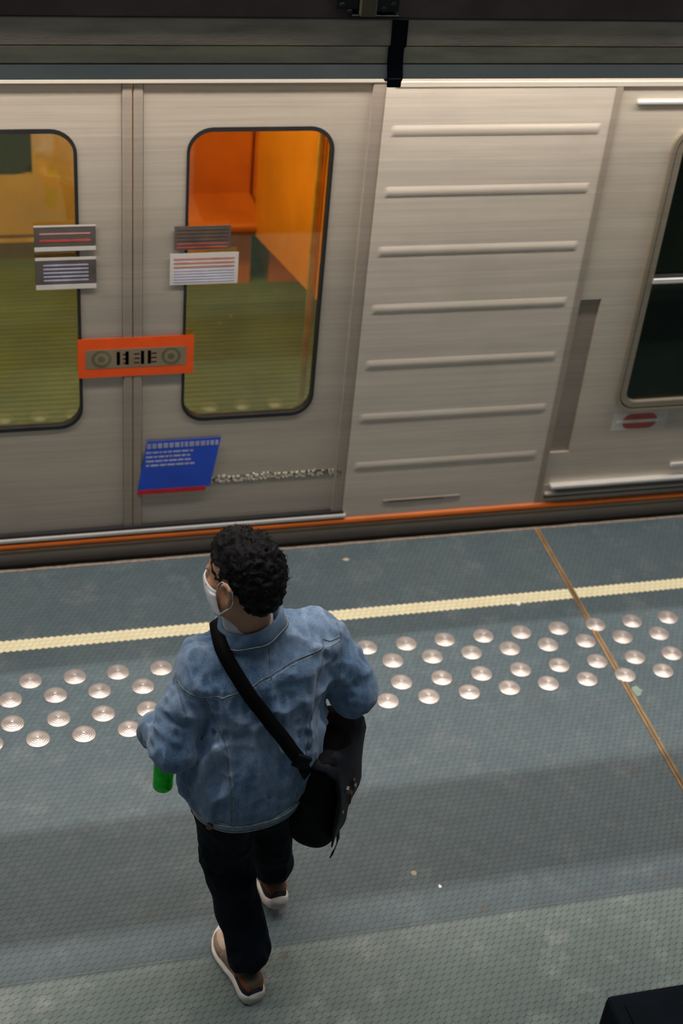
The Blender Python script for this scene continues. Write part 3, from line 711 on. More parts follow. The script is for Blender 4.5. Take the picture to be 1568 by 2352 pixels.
for k in range(3): seat(1.22 + k * 0.44, 1.65 + k * 0.44, 7.28, 7.80, M['int_rust'])
bm = bmesh.new()    # draught screen beside the door: its free edge slopes
A = [(5.22, 0.95), (5.22, 1.62), (7.35, 1.62), (7.35, 0.42)]
loft(bm, [[(x_, y_, z_) for y_, z_ in A] for x_ in (1.60, 1.63)]); finish('draught_screen', bm, M['int_orange'], train)
bm = bmesh.new(); box(bm, 1.66, 2.5, 5.24, 5.72, 0.50, 0.56, 0, 0.02); box(bm, 1.66, 2.5, 5.20, 5.27, 0.5, 1.0, 0, 0.02); finish('seat', bm, M['int_orange'], train)
bm = bmesh.new(); tube(bm, [(1.58, 5.95, 0.09), (1.58, 5.95, 2.38)], 0.016, 12); tube(bm, [(-1.1, 5.75, 2.0), (2.5, 5.75, 2.0)], 0.014, 10); finish('grab_pole', bm, M['int_yellow'], train, True)
# cab interior
bm = bmesh.new(); box(bm, 2.63, 3.70, 6.2, 6.25, 0.0, 2.4); box(bm, 2.63, 3.70, YT + 0.06, 6.2, 0.0, 0.06); box(bm, 3.66, 3.70, YT + 0.06, 6.2, 0.0, 2.4); finish('cab_lining', bm, M['int_dark'], train)
bm = bmesh.new(); box(bm, 2.95, 3.66, 5.55, 5.58, 1.25, 1.95, 0, 0.01); finish('cab_blind', bm, M['teal'], train)
bm = bmesh.new(); box(bm, -3.2, 5.6, YT + 0.02, 7.9, 2.62, 2.70); finish('roof', bm, M['steel_dark'], train)
bm = bmesh.new(); box(bm, -3.2, 5.6, 7.86, 7.93, -0.1, 0.6); box(bm, -3.2, -3.14, YT + 0.06, 7.93, -0.1, 2.65); box(bm, 5.54, 5.6, YT + 0.06, 7.93, -0.1, 2.65); finish('end_wall', bm, M['steel_dark'], train)

# ------------------------------------------------------------------ overhead duct in front of the train
YD = 4.30
duct = empty('cable_duct', (1.2, YD, 2.41)); tag(duct, 'long stepped metal cable duct hanging above the platform edge', 'duct')
def slab(prof, m, name, par, x0=-3.2, x1=5.6):
    bm = bmesh.new(); loft(bm, [[(x, a, b) for a, b in prof] for x in (x0, x1)]); return finish(name, bm, m, par)
slab([(YD, 2.5305), (YD, 2.608), (YD + 0.003, 2.611), (YD + 0.12, 2.611), (YD + 0.12, 2.5305)], M['duct_a'], 'upper_panel', duct)
slab([(YD + 0.006, 2.4735), (YD + 0.006, 2.525), (YD + 0.12, 2.525), (YD + 0.12, 2.4735)], M['duct_b'], 'middle_panel', duct)
slab([(YD + 0.012, 2.4215), (YD + 0.008, 2.4225), (YD + 0.004, 2.469), (YD + 0.12, 2.469), (YD + 0.12, 2.4215)], M['duct_c'], 'lower_panel', duct)
slab([(YD + 0.016, 2.425), (YD + 0.016, 2.606), (YD + 0.11, 2.606), (YD + 0.11, 2.425)], M['rubber'], 'core', duct)
bm = bmesh.new()
box(bm, -3.2, 5.6, YD - 0.002, YD + 0.14, 2.614, 3.10, 0, 0.004); box(bm, -3.2, 5.6, YD + 0.05, 5.7, 3.10, 3.35, 0, 0.004)  # second box: unseen slab added to keep the platform edge in shade
tag(finish('trim_5', bm, M['beam']), kind='structure')
# dark strap wrapped down the duct
bm = bmesh.new()
xs = [(1.357, 2.614, YD - 0.010), (1.357, 2.612, YD - 0.009), (1.358, 2.605, YD - 0.008), (1.360, 2.53, YD - 0.006), (1.354, 2.522, YD - 0.004), (1.356, 2.472, YD - 0.004), (1.360, 2.43, YD - 0.006), (1.358, 2.418, YD - 0.004), (1.358, 2.4135, YD + 0.01), (1.358, 2.413, YD + 0.10)]
loft(bm, [[(x_ - 0.024, y_, z_), (x_ + 0.026, y_, z_), (x_ + 0.026, y_ + 0.006, z_ + 0.001), (x_ - 0.024, y_ + 0.006, z_ + 0.001)] for x_, z_, y_ in xs])
box(bm, 1.336, 1.382, YD - 0.010, YD + 0.0, 2.40, 2.43, 0, 0.005)
tag(finish('strap', bm, M['strap']), 'black strap wrapped vertically around the metal duct above the train', 'strap')
# clamp above the duct
cl = empty('clamp', (1.23, YD - 0.03, 2.63)); tag(cl, 'dark bolted clamp with an olive block on the beam above the duct', 'clamp')
bm = bmesh.new(); box(bm, 1.215, 1.265, YD - 0.057, YD - 0.002, 2.636, 2.70, 0, 0.004); finish('block', bm, M['olive'], cl)
bm = bmesh.new(); box(bm, 1.14, 1.22, YD - 0.037, YD - 0.002, 2.650, 2.72, 0, 0.006); box(bm, 1.262, 1.34, YD - 0.042, YD - 0.002, 2.645, 2.72, 0, 0.006); box(bm, 1.19, 1.34, YD - 0.047, YD - 0.002, 2.626, 2.638, 0, 0.003); finish('bracket', bm, M['rubber'], cl)
for (x_, z_) in ((1.16, 2.665), (1.185, 2.645), (1.29, 2.655), (1.32, 2.668)):
    bm = bmesh.new(); lathe(bm, [(0.009, 0), (0.009, 0.008), (0.0, 0.009)], (x_, YD - 0.037, z_), Vector((0, -1, 0)), 6); finish('bolt', bm, M['rubber'], cl)
# lamps that light the place, with an added fill row last
def lamp_row(name, loc, L, label, n):
    t = empty(name, loc); tag(t, label, 'lamp')
    bm = bmesh.new(); box(bm, loc[0] - L / 2, loc[0] + L / 2, loc[1] - 0.09, loc[1] + 0.09, loc[2] + 0.03, loc[2] + 0.08, 0, 0.01); finish('housing', bm, M['lampwhite'], t)
    for k in range(n):
        a = loc[0] - L / 2 + L * k / n + 0.03; bm = bmesh.new(); tube(bm, [(a, loc[1], loc[2] + 0.018), (a + L / n - 0.06, loc[1], loc[2] + 0.018)], 0.013, 10); finish('tube', bm, M['tube'], t, True)
lamp_row('ceiling_lamp', TUBE_HIGH, 9.0, 'long row of fluorescent tubes high over the platform', 6)
lamp_row('ceiling_lamp', TUBE_LOW, 8.0, 'row of fluorescent tubes behind the duct over the train', 6)
lamp_row('ceiling_lamp', TUBE_FILL, 9.0, 'added fill row of unseen fluorescent tubes over the hall, nearer the viewer', 6)
bm = bmesh.new(); box(bm, -3.6, 6.0, 3.66, 3.86, 3.55, 3.80, 0, 0.005); tag(finish('shadow_beam', bm, M['beam']), kind='structure')  # unseen beam added to cast the dark band across the floor
bm = bmesh.new(); box(bm, -3.6, 6.0, -1.0, 8.6, 7.02, 7.10); tag(finish('ceiling', bm, M['concrete']), kind='structure')
bm = bmesh.new(); box(bm, -3.6, 6.0, 8.5, 8.6, -1.3, 7.02); tag(finish('wall_far', bm, M['concrete']), kind='structure')

# ------------------------------------------------------------------ dark housing at the lower right
bx = empty('equipment_box', (1.9, 1.8, 0)); tag(bx, 'black metal box standing on the floor in the lower right corner', 'box')
bm = bmesh.new(); box(bm, 1.492, 2.6, 1.45, 2.039, 0.0, 0.80, 0, 0.018); finish('body', bm, M['box'], bx)
bm = bmesh.new(); box(bm, 1.53, 2.56, 1.49, 2.0, 0.80, 0.806, 0, 0.003); finish('lid', bm, M['box'], bx)
# ------------------------------------------------------------------ the walking man
man = empty('person', (0.71, 2.87, 0.0))
tag(man, 'person in a washed denim jacket and face mask walking toward the train', 'person')
PH = math.radians(11)                       # trunk turned a little to the left
UX = Vector((math.cos(PH), math.sin(PH), 0)); VY = Vector((-math.sin(PH), math.cos(PH), 0))
# head frame
HC = Vector((0.659, 2.940, 1.578)); az = math.radians(-40); pt = math.radians(14)
HF = Vector((math.sin(az) * math.cos(pt), math.cos(az) * math.cos(pt), -math.sin(pt)))
HL = Vector((-math.cos(az), math.sin(az), 0)); HU = HF.cross(HL) * 1.0
if HU.z < 0: HU = -HU
rl = math.radians(5); HL, HU = HL * math.cos(rl) + HU * math.sin(rl), HU * math.cos(rl) - HL * math.sin(rl)
def hd(f, l, u): return HC + HF * f + HL * l + HU * u
HM = [list(HL), list(HF), list(HU)]         # rows: side, forward, up

# joints
SL = Vector((0.550, 2.925, 1.300)); EL = Vector((0.470, 2.850, 1.070)); WL = Vector((0.446, 3.032, 0.962))
SR = Vector((0.893, 3.000, 1.298)); ER = Vector((1.012, 2.945, 1.110)); WR = Vector((0.960, 3.165, 1.060))
HPL = Vector((0.630, 2.885, 0.90)); KL = Vector((0.655, 2.925, 0.500)); AL = Vector((0.718, 2.800, 0.105))
HPR = Vector((0.780, 2.915, 0.90)); KR = Vector((0.815, 3.070, 0.500)); AR = Vector((0.856, 3.105, 0.140))
BB = Vector((0.472, 3.045, 0.690)); BT = Vector((0.486, 3.080, 0.915))     # bottle axis
BA = (BT - BB).normalized()

B = Field((0.30, 2.66, -0.0), (1.16, 3.36, 1.78), 0.0046)
# skull, face
B.ball(hd(-0.005, 0, 0.030), (0.074, 0.098, 0.088), 0, HM)
B.ball(hd(0.030, 0, -0.035), (0.062, 0.068, 0.085), 0.02, HM)
B.ball(hd(0.050, 0, -0.090), (0.036, 0.034, 0.026), 0.03, HM)
for s_ in (-1, 1):
    B.cone(hd(0.055, s_ * 0.030, -0.092), hd(-0.01, s_ * 0.060, -0.045), 0.016, 0.016, 0.03)
    B.ball(hd(0.072, s_ * 0.040, -0.022), (0.022, 0.02, 0.018), 0.02, HM)
    B.ball(hd(0.088, s_ * 0.032, 0.008), (0.017, 0.012, 0.010), 0.012, HM, cut=True)
    B.ball(hd(0.080, s_ * 0.032, 0.006), (0.013, 0.013, 0.012), 0.002, HM)
    B.cone(hd(0.086, s_ * 0.014, 0.026), hd(0.078, s_ * 0.046, 0.026), 0.008, 0.007, 0.012)
    # ear: helix, lobe, bowl
    e0 = [hd(-0.004, s_ * 0.076, -0.012), hd(-0.006, s_ * 0.084, 0.012), hd(-0.020, s_ * 0.088, 0.018), hd(-0.031, s_ * 0.088, 0.004), hd(-0.028, s_ * 0.084, -0.022), hd(-0.014, s_ * 0.077, -0.042)]
    for p, q in zip(e0, e0[1:]): B.cone(p, q, 0.0062, 0.0062, 0.004)
    B.ball(hd(-0.012, s_ * 0.077, -0.046), (0.006, 0.009, 0.010), 0.006, HM)
    B.ball(hd(-0.016, s_ * 0.075, -0.010), (0.007, 0.014, 0.022), 0.004, HM)
B.cone(hd(0.088, 0, 0.014), hd(0.110, 0, -0.028), 0.008, 0.012, 0.012)
for s_ in (-1, 1): B.ball(hd(0.098, s_ * 0.013, -0.032), 0.008, 0.008)
B.cone(hd(0.084, -0.018, -0.062), hd(0.084, 0.018, -0.062), 0.007, 0.007, 0.006); B.cone(hd(0.083, -0.014, -0.073), hd(0.083, 0.014, -0.073), 0.0075, 0.0075, 0.006)
NB = Vector((0.690, 2.948, 1.39))
B.cone(hd(-0.022, 0, -0.06), NB, 0.053, 0.056, 0.03); B.cone(hd(0.0, 0, -0.07), NB + VY * 0.01, 0.048, 0.054, 0.02)
# trunk under the clothes
tr = [(0.86, 0.70, 2.895, 0.128, 0.095), (0.95, 0.71, 2.90, 0.135, 0.095), (1.05, 0.715, 2.915, 0.140, 0.095), (1.20, 0.72, 2.935, 0.155, 0.105), (1.30, 0.72, 2.95, 0.140, 0.080), (1.36, 0.69, 2.95, 0.055, 0.050)]
B.chain(tr, PH, 0.02)
B.ball((0.70, 2.895, 0.88), (0.125, 0.100, 0.09), 0.02)
for S_, E_, W_2 in ((SL, EL, WL), (SR, ER, WR)):
    B.cone(NB + (S_ - NB) * 0.30 + Vector((0, 0, -0.07)), S_ + Vector((0, 0, -0.02)), 0.036, 0.046, 0.01); B.cone(S_, E_, 0.050, 0.040, 0.02); B.cone(E_, E_.lerp(W_2, 0.35), 0.040, 0.042, 0.015); B.cone(E_.lerp(W_2, 0.35), W_2, 0.042, 0.028, 0.015)
for H_, K_, A_ in ((HPL, KL, AL), (HPR, KR, AR)):
    B.cone(H_.lerp(Vector((0.70, 2.895, 0.88)), 0.25), K_, 0.070, 0.052, 0.02); B.cone(K_, K_.lerp(A_, 0.35), 0.054, 0.056, 0.02); B.cone(K_.lerp(A_, 0.35), A_, 0.056, 0.031, 0.02)
FL = Vector((-0.225, 0.974, 0)); FR = Vector((-0.09, 0.985, -0.12)).normalized()
for A_, D_ in ((AL, FL), (AR, FR)):
    t_ = A_ + D_ * 0.16 + Vector((0, 0, -0.062 if A_ is AL else -0.05)); hl = A_ - D_ * 0.022 + Vector((0, 0, -0.050))
    B.cone(A_, t_, 0.030, 0.020, 0.01); B.cone(A_, hl, 0.029, 0.022, 0.01); B.cone(hl, t_, 0.022, 0.019, 0.01)
# left hand closed around the bottle: palm on the outer side, fingers round the front, thumb behind
bx_ = BA.orthogonal().normalized(); e1 = Vector((-1, 0, 0)) - BA * (-BA.x); e1.normalize(); e2 = BA.cross(e1)
if e2.y < 0: e2 = -e2                        # e1 = outward (left), e2 = forward
def rb(ang, rad, h): a = math.radians(ang); return BB + BA * h + e1 * math.cos(a) * rad + e2 * math.sin(a) * rad
B.cone(WL, rb(-20, 0.048, 0.185), 0.027, 0.024, 0.02)
for h_ in (0.150, 0.170, 0.190, 0.208): B.cone(rb(-28, 0.043, h_ - 0.004), rb(30, 0.042, h_ - 0.008), 0.0115, 0.0110, 0.012)
for h_, r_, L_ in ((0.205, 0.0085, 150), (0.186, 0.009, 162), (0.167, 0.0085, 154), (0.149, 0.0075, 136)):
    an = [30, 66, 66 + (L_ - 66) * 0.55, L_]
    for a0, a1, q0, q1 in zip(an, an[1:], (1.15, 1.0, 0.92), (1.0, 0.92, 0.82)): B.cone(rb(a0, 0.040 + 0.002, h_ - 0.008), rb(a1, 0.040, h_ - 0.010), r_ * q0, r_ * q1, 0.004)
th = [rb(-30, 0.050, 0.205), rb(-62, 0.046, 0.200), rb(-98, 0.042, 0.192), rb(-128, 0.041, 0.186)]
for p, q, a0, a1 in zip(th, th[1:], (0.0145, 0.0115, 0.0105), (0.0115, 0.0105, 0.0088)): B.cone(p, q, a0, a1, 0.006)
# right hand, relaxed, fingers softly curled
hd0 = (WR - ER).normalized(); sd = Vector((-1, 0.1, 0)); sd = (sd - hd0 * sd.dot(hd0)).normalized(); dn = hd0.cross(sd)
if dn.z > 0: dn = -dn
B.cone(WR, WR + hd0 * 0.02, 0.027, 0.026, 0.015)
for i_, o_ in enumerate((-0.027, -0.009, 0.009, 0.026)):
    k_ = WR + hd0 * 0.085 + sd * 0.0 + dn * (o_) ; B.cone(WR + hd0 * 0.02 + dn * o_ * 0.6, k_, 0.015, 0.0125, 0.012)
    L_ = (0.040, 0.045, 0.042, 0.033)[i_]; a_ = 25; p = k_
    for j_, rr_ in enumerate((0.0095, 0.0088, 0.008)):
        dd = hd0 * math.cos(math.radians(a_)) + sd * math.sin(math.radians(a_)); q = p + dd * L_ * (1, 0.62, 0.5)[j_]
        B.cone(p, q, rr_, rr_ * 0.93, 0.004); p = q; a_ += 38
p = WR + hd0 * 0.025 - dn * 0.026
for dd, L_, rr_ in (((hd0 * 0.75 - dn * 0.55 + sd * 0.35), 0.042, 0.0125), ((hd0 * 0.85 - dn * 0.2 + sd * 0.5), 0.030, 0.0105), ((hd0 * 0.8 + sd * 0.6), 0.024, 0.0095)):
    q = p + dd.normalized() * L_; B.cone(p, q, rr_, rr_ * 0.92, 0.006); p = q
fobj('body', B, M['skin'], man, 2)

# hair: thick dark cap with clumps and curls
Hf = Field(tuple(HC + Vector((-0.17, -0.17, -0.16))), tuple(HC + Vector((0.17, 0.17, 0.19))), 0.0034)
Hf.ball(hd(-0.016, -0.004, 0.040), (0.083, 0.103, 0.094), 0, HM)
Hf.ball(hd(-0.052, -0.012, 0.000), (0.079, 0.066, 0.088), 0.02, HM)
Hf.ball(hd(-0.058, -0.004, -0.045), (0.060, 0.044, 0.052), 0.02, HM)
Hf.ball(hd(0.028, -0.008, 0.084), (0.056, 0.050, 0.044), 0.025, HM)
Hf.ball(hd(0.088, 0.0, -0.050), (0.122, 0.088, 0.096), 0.008, HM, cut=True)        # face opening
Hf.ball(hd(0.110, 0.0, 0.034), (0.110, 0.054, 0.066), 0.008, HM, cut=True)
for s_ in (-1, 1):
    Hf.ball(hd(-0.004, s_ * 0.100, -0.040), (0.030, 0.036, 0.050), 0.008, HM, cut=True)
    Hf.ball(hd(0.078, s_ * 0.066, 0.002), (0.024, 0.034, 0.044), 0.006, HM, cut=True)
    Hf.ball(hd(-0.010, s_ * 0.095, -0.105), (0.040, 0.060, 0.060), 0.010, HM, cut=True)
Hf.rough((95, 95, 95), 0.0045, 4); Hf.rough((48, 48, 48), 0.005, 9, True); Hf.rough((190, 190, 190), 0.0022, 6)
hair = fobj('hair', Hf, M['hair'], man, 1)
bm = bmesh.new(); rs = random.Random(12)
for _ in range(900):
    a, e = rs.uniform(0, 2 * PI), math.asin(rs.uniform(-0.45, 1)); dr = HL * math.cos(a) * math.cos(e) + HF * math.sin(a) * math.cos(e) + HU * math.sin(e)
    c_ = hd(-0.02, -0.004, 0.025); t_ = 0.04
    if dr.dot(HF) > 0.40 and dr.dot(HU) < 0.72: continue
    while t_ < 0.16 and Hf.sample(c_ + dr * t_) < 0: t_ += 0.003
    if t_ < 0.075: continue
    p0 = c_ + dr * (t_ - 0.010); ax_ = (dr + Vector((rs.uniform(-.9, .9), rs.uniform(-.9, .9), rs.uniform(-.9, .4)))).normalized(); o1 = ax_.orthogonal().normalized(); o2 = ax_.cross(o1)
    R0 = rs.uniform(0.0025, 0.0055); ph = rs.uniform(0, 6); n_ = 9; Lc = rs.uniform(0.010, 0.022)
    tube(bm, [p0 + ax_ * Lc * k / n_ + (o1 * math.cos(ph + k * 0.95) + o2 * math.sin(ph + k * 0.95)) * R0 for k in range(n_ + 1)], [0.0013 * (1 - 0.6 * k / n_) for k in range(n_ + 1)], 4)
finish('curls', bm, M['hair'], hair, True)
# mask with ear loops
bm = bmesh.new(); rows = []
for i in range(13):
    u = -0.092 + 0.088 * i / 12; row = []
    for j in range(21):
        t_ = (j / 20 - 0.5) * 2; a_ = t_ * 1.22
        bulge = 0.124 - 0.000 * i - 0.024 * abs((i - 8) / 8) ** 2 + 0.012 * math.exp(-(t_ * 3.2) ** 2) * math.exp(-((i - 9) / 3.5) ** 2)
        pl = 0.0012 * math.sin(i * 2.1)
        row.append(hd((bulge + pl) * math.cos(a_) - 0.012 * abs(t_), (0.081 + 0.002 * math.sin(PI * i / 12)) * math.sin(a_) * (1.05 if abs(t_) < 1 else 1), u - 0.010 * (1 - abs(t_)) * (1 if i < 3 else 0) + (-0.012 * abs(t_) ** 2 if i > 9 else 0)))
    rows.append(row)
G_ = [[bm.verts.new(p) for p in row] for row in rows]
for i in range(12):
    for j in range(20): bm.faces.new((G_[i][j], G_[i][j + 1], G_[i + 1][j + 1], G_[i + 1][j]))
mk = finish('mask', bm, M['mask'], man, True)
sm_ = mk.modifiers.new('thick', 'SOLIDIFY'); sm_.thickness = 0.0025
for s_ in (1, -1):
    j = 20 if s_ > 0 else 0
    bm = bmesh.new(); tube(bm, [rows[11][j], hd(0.018, s_ * 0.079, 0.004), hd(-0.006, s_ * 0.087, 0.024), hd(-0.026, s_ * 0.089, 0.020), hd(-0.038, s_ * 0.086, 0.0), hd(-0.034, s_ * 0.082, -0.030)], 0.0012, 6); finish('ear_loop', bm, M['mask'], mk, True)
    bm = bmesh.new(); tube(bm, [rows[1][j], hd(0.005, s_ * 0.074, -0.070), hd(-0.020, s_ * 0.078, -0.052), hd(-0.034, s_ * 0.082, -0.030)], 0.0015, 6); finish('ear_loop', bm, M['mask'], mk, True)
for s_ in (-1, 1):
    bm = bmesh.new(); tube(bm, [hd(0.091, s_ * 0.012, 0.028), hd(0.090, s_ * 0.022, 0.033), hd(0.084, s_ * 0.033, 0.034), hd(0.077, s_ * 0.042, 0.031)], [0.002, 0.003, 0.0026, 0.001], 6); finish('eyebrow', bm, M['hair'], man, True)
# rollneck
def neckring(rad, c, tilt, lift=0.0):
    out = []
    for k in range(40):
        a = 2 * PI * k / 40; out.append(Vector(c) + UX * rad[0] * math.cos(a) + VY * rad[1] * math.sin(a) + Vector((0, 0, tilt * -math.sin(a) + lift)))
    return out
bm = bmesh.new(); nc = Vector((0.682, 2.952, 1.420))
loft(bm, [neckring(r_, nc + Vector((dx, 0, dz)), 0.012) for r_, dz, dx in (((0.076, 0.074), -0.07, 0.01), ((0.071, 0.070), -0.03, 0.004), ((0.070, 0.069), 0.0, 0), ((0.0705, 0.069), 0.020, -0.003), ((0.069, 0.067), 0.034, -0.004), ((0.063, 0.062), 0.038, -0.004), ((0.060, 0.060), 0.02, -0.004), ((0.060, 0.060), -0.03, 0))], cap0=False, cap1=False)
finish('rollneck', bm, M['shirt'], man, True)

# jacket
J = Field((0.32, 2.62, 0.76), (1.16, 3.34, 1.52), 0.0050)
lv = [(0.795, 0.690, 2.900, 0.158, 0.142), (0.83, 0.690, 2.900, 0.178, 0.150), (0.87, 0.690, 2.900, 0.196, 0.158), (0.95, 0.702, 2.905, 0.204, 0.156), (1.05, 0.715, 2.915, 0.204, 0.148),
      (1.18, 0.722, 2.935, 0.208, 0.140), (1.28, 0.722, 2.95, 0.205, 0.130), (1.325, 0.72, 2.955, 0.172, 0.108), (1.37, 0.705, 2.955, 0.118, 0.090), (1.405, 0.690, 2.952, 0.082, 0.078)]
J.chain(lv, PH, 0)
for S_, E_, W_2, cf in ((SL, EL, WL, 0.92), (SR, ER, WR, 0.96)):
    J.cone(NB + Vector((0, 0, -0.045)) + (S_ - NB) * 0.35, S_ + Vector((0, 0, -0.006)), 0.056, 0.073, 0.05)
    J.cone(S_, S_.lerp(E_, 0.5), 0.074, 0.077, 0.015)
    J.cone(S_.lerp(E_, 0.5), E_, 0.077, 0.071, 0.008)
    J.cone(E_, E_.lerp(W_2, 0.5), 0.071, 0.067, 0.010)
    J.cone(E_.lerp(W_2, 0.5), E_.lerp(W_2, cf), 0.067, 0.053, 0.010)
J.cone((0.69, 2.955, 1.38), (0.685, 2.96, 1.52), 0.070, 0.074, 0.01, cut=True)
# folds: shoulders, sleeves, back
FD = [((0.80, 2.86, 1.40), (0.93, 2.92, 1.30), .018, .007), ((0.84, 2.85, 1.38), (0.95, 2.90, 1.26), .012, -.005), ((0.76, 2.85, 1.40), (0.88, 2.85, 1.30), .014, .005),
      ((0.50, 2.86, 1.36), (0.56, 2.82, 1.24), .016, .007), ((0.47, 2.88, 1.30), (0.54, 2.81, 1.19), .012, -.006), ((0.55, 2.84, 1.36), (0.60, 2.80, 1.27), .014, .005),
      ((0.54, 2.79, 1.24), (0.60, 2.77, 1.02), .016, .007), ((0.60, 2.79, 1.20), (0.66, 2.76, 0.98), .014, -.003), ((0.55, 2.78, 1.10), (0.53, 2.80, 0.90), .016, .008),
      ((0.62, 2.77, 1.00), (0.58, 2.76, 0.86), .014, .006), ((0.66, 2.76, 1.08), (0.63, 2.76, 0.88), .018, .006), ((0.74, 2.76, 1.05), (0.72, 2.75, 0.86), .018, -.005),
      ((0.80, 2.78, 1.12), (0.78, 2.76, 0.92), .016, .006), ((0.88, 2.82, 1.26), (0.84, 2.80, 1.06), .014, .007), ((0.84, 2.80, 1.28), (0.80, 2.79, 1.08), .012, -.004),
      ((0.76, 2.80, 1.30), (0.77, 2.78, 1.10), .016, .005), ((0.92, 2.84, 1.20), (0.90, 2.82, 1.02), .014, -.006), ((0.60, 2.76, 0.90), (0.76, 2.75, 0.84), .014, .006),
      ((0.52, 2.80, 0.92), (0.62, 2.75, 0.85), .012, .006), ((0.50, 2.86, 1.00), (0.50, 2.85, 0.86), .014, .006), ((0.56, 2.80, 0.98), (0.54, 2.80, 0.86), .010, -.006),
      # left sleeve rings
      ((0.44, 2.92, 1.28), (0.53, 2.85, 1.24), .012, -.007), ((0.42, 2.90, 1.25), (0.51, 2.84, 1.20), .012, .007), ((0.40, 2.88, 1.20), (0.49, 2.82, 1.17), .012, -.008), ((0.38, 2.87, 1.17), (0.48, 2.80, 1.12), .013, .007),
      ((0.37, 2.86, 1.12), (0.47, 2.79, 1.06), .012, -.006), ((0.37, 2.90, 1.06), (0.48, 2.84, 1.02), .012, .006), ((0.40, 2.92, 1.02), (0.49, 2.92, 1.00), .012, -.006), ((0.36, 2.84, 1.06), (0.44, 2.78, 1.03), .012, .005),
      # right sleeve
      ((0.93, 2.94, 1.28), (0.99, 2.90, 1.18), .012, -.008), ((0.96, 2.93, 1.24), (1.03, 2.92, 1.20), .013, .008), ((0.96, 2.90, 1.18), (1.06, 2.92, 1.14), .012, -.008), ((0.97, 2.88, 1.14), (1.07, 2.90, 1.10), .013, .007),
      ((0.99, 2.88, 1.08), (1.08, 2.93, 1.06), .012, -.006), ((0.93, 2.90, 1.22), (0.96, 2.87, 1.08), .012, -.008), ((1.00, 2.98, 1.22), (1.09, 2.98, 1.14), .012, .006)]
for f_ in FD: J.fold(f_[0], f_[1], f_[2] * 0.85, f_[3] * 1.35)
J.rough((17, 17, 8), 0.0085, 3, True); J.rough((38, 38, 22), 0.0035, 8, True); J.rough((8, 8, 6), 0.006, 5)
jk = fobj('jacket', J, M['denim'], man, 2)
def side(o, ring_fn, n, m, name, r, mi=0): pass
def hugpath(pts, n, side=-1, off=0.002):
    out = []
    for (x0, z0), (x1, z1) in zip(pts, pts[1:]):
        k = max(2, int(n * math.hypot(x1 - x0, z1 - z0)))
        for i in range(k + 1): out.append(J.hug(x0 + (x1 - x0) * i / k, z0 + (z1 - z0) * i / k, side, off))
    keep = []
    for p in out:
        if p.y < 3.06 and (not keep or ((p - keep[-1]).length > 1e-4 and (p - keep[-1]).length < 0.05)): keep.append(p)
    return keep
# stitched seams
for pts_, m_, r_ in (([(0.465, 1.290), (0.53, 1.262), (0.60, 1.262), (0.70, 1.300), (0.80, 1.325), (0.90, 1.335), (0.945, 1.33)], 'seam', 0.0028),
                     ([(0.465, 1.284), (0.53, 1.255), (0.60, 1.255), (0.70, 1.293), (0.80, 1.318), (0.90, 1.328), (0.945, 1.323)], 'seam_pale', 0.0012),
                     ([(0.545, 1.262), (0.572, 1.19), (0.602, 1.12), (0.615, 1.00), (0.622, 0.83)], 'seam', 0.0022), ([(0.552, 1.262), (0.580, 1.19), (0.609, 1.12), (0.622, 1.00), (0.629, 0.83)], 'seam_pale', 0.0010),
                     ([(0.895, 1.33), (0.872, 1.24), (0.850, 1.12), (0.835, 1.00), (0.815, 0.83)], 'seam', 0.0022), ([(0.888, 1.33), (0.865, 1.24), (0.843, 1.12), (0.828, 1.00), (0.808, 0.83)], 'seam_pale', 0.0010),
                     ([(0.490, 1.39), (0.478, 1.33), (0.482, 1.27), (0.500, 1.20)], 'seam', 0.0024), ([(0.935, 1.385), (0.955, 1.32), (0.950, 1.24), (0.935, 1.17)], 'seam', 0.0024),
                     ([(0.730, 1.30), (0.728, 1.38)], 'seam', 0.0018)):
    bm = bmesh.new(); tube(bm, hugpath(pts_, 160, off=0.0005), r_, 6); finish('seam', bm, M[m_], jk, True)
# hem band
def hemring(a, b, z, c=(0.690, 2.900), amp=0.0):
    out = []
    for k in range(72):
        t_ = 2 * PI * k / 72; ca, sa = math.cos(t_), math.sin(t_)
        u_ = a * abs(ca) ** 0.87 * (1 if ca > 0 else -1); v_ = b * abs(sa) ** 0.87 * (1 if sa > 0 else -1)
        w_ = amp * mnoise.noise(Vector((ca * 3, sa * 3, z * 12)))
        out.append(Vector((c[0], c[1], z + w_ * 0.6)) + UX * (u_ * (1 + w_ * 6)) + VY * (v_ * (1 + w_ * 6)))
    return out
bm = bmesh.new()
loft(bm, [hemring(0.140, 0.120, 0.83), hemring(0.176, 0.155, 0.832, amp=.003), hemring(0.177, 0.157, 0.826, amp=.003), hemring(0.170, 0.152, 0.808, amp=.003), hemring(0.164, 0.147, 0.790, amp=.003), hemring(0.160, 0.144, 0.784, amp=.003), hemring(0.153, 0.137, 0.786, amp=.003), hemring(0.148, 0.130, 0.80)], cap0=False, cap1=False)
finish('waistband', bm, M['denim_hem'], jk, True)
for z_, a_, b_ in ((0.8255, 0.1785, 0.1585), (0.7905, 0.1658, 0.1488)):
    R_h = hemring(a_, b_, z_, amp=.003); bm = bmesh.new(); tube(bm, R_h + [R_h[0]], 0.0022, 6, caps=False); finish('seam', bm, M['seam_pale'], jk, True)
bp = Vector((0.690, 2.900, 0.808)) - UX * 0.146 - VY * 0.104; bm = bmesh.new(); lathe(bm, [(0.0, -0.004), (0.010, -0.004), (0.010, 0.004), (0.006, 0.0055), (0.0, 0.005)], bp, (-UX * 0.7 - VY), 14); finish('button', bm, M['button'], jk, True)
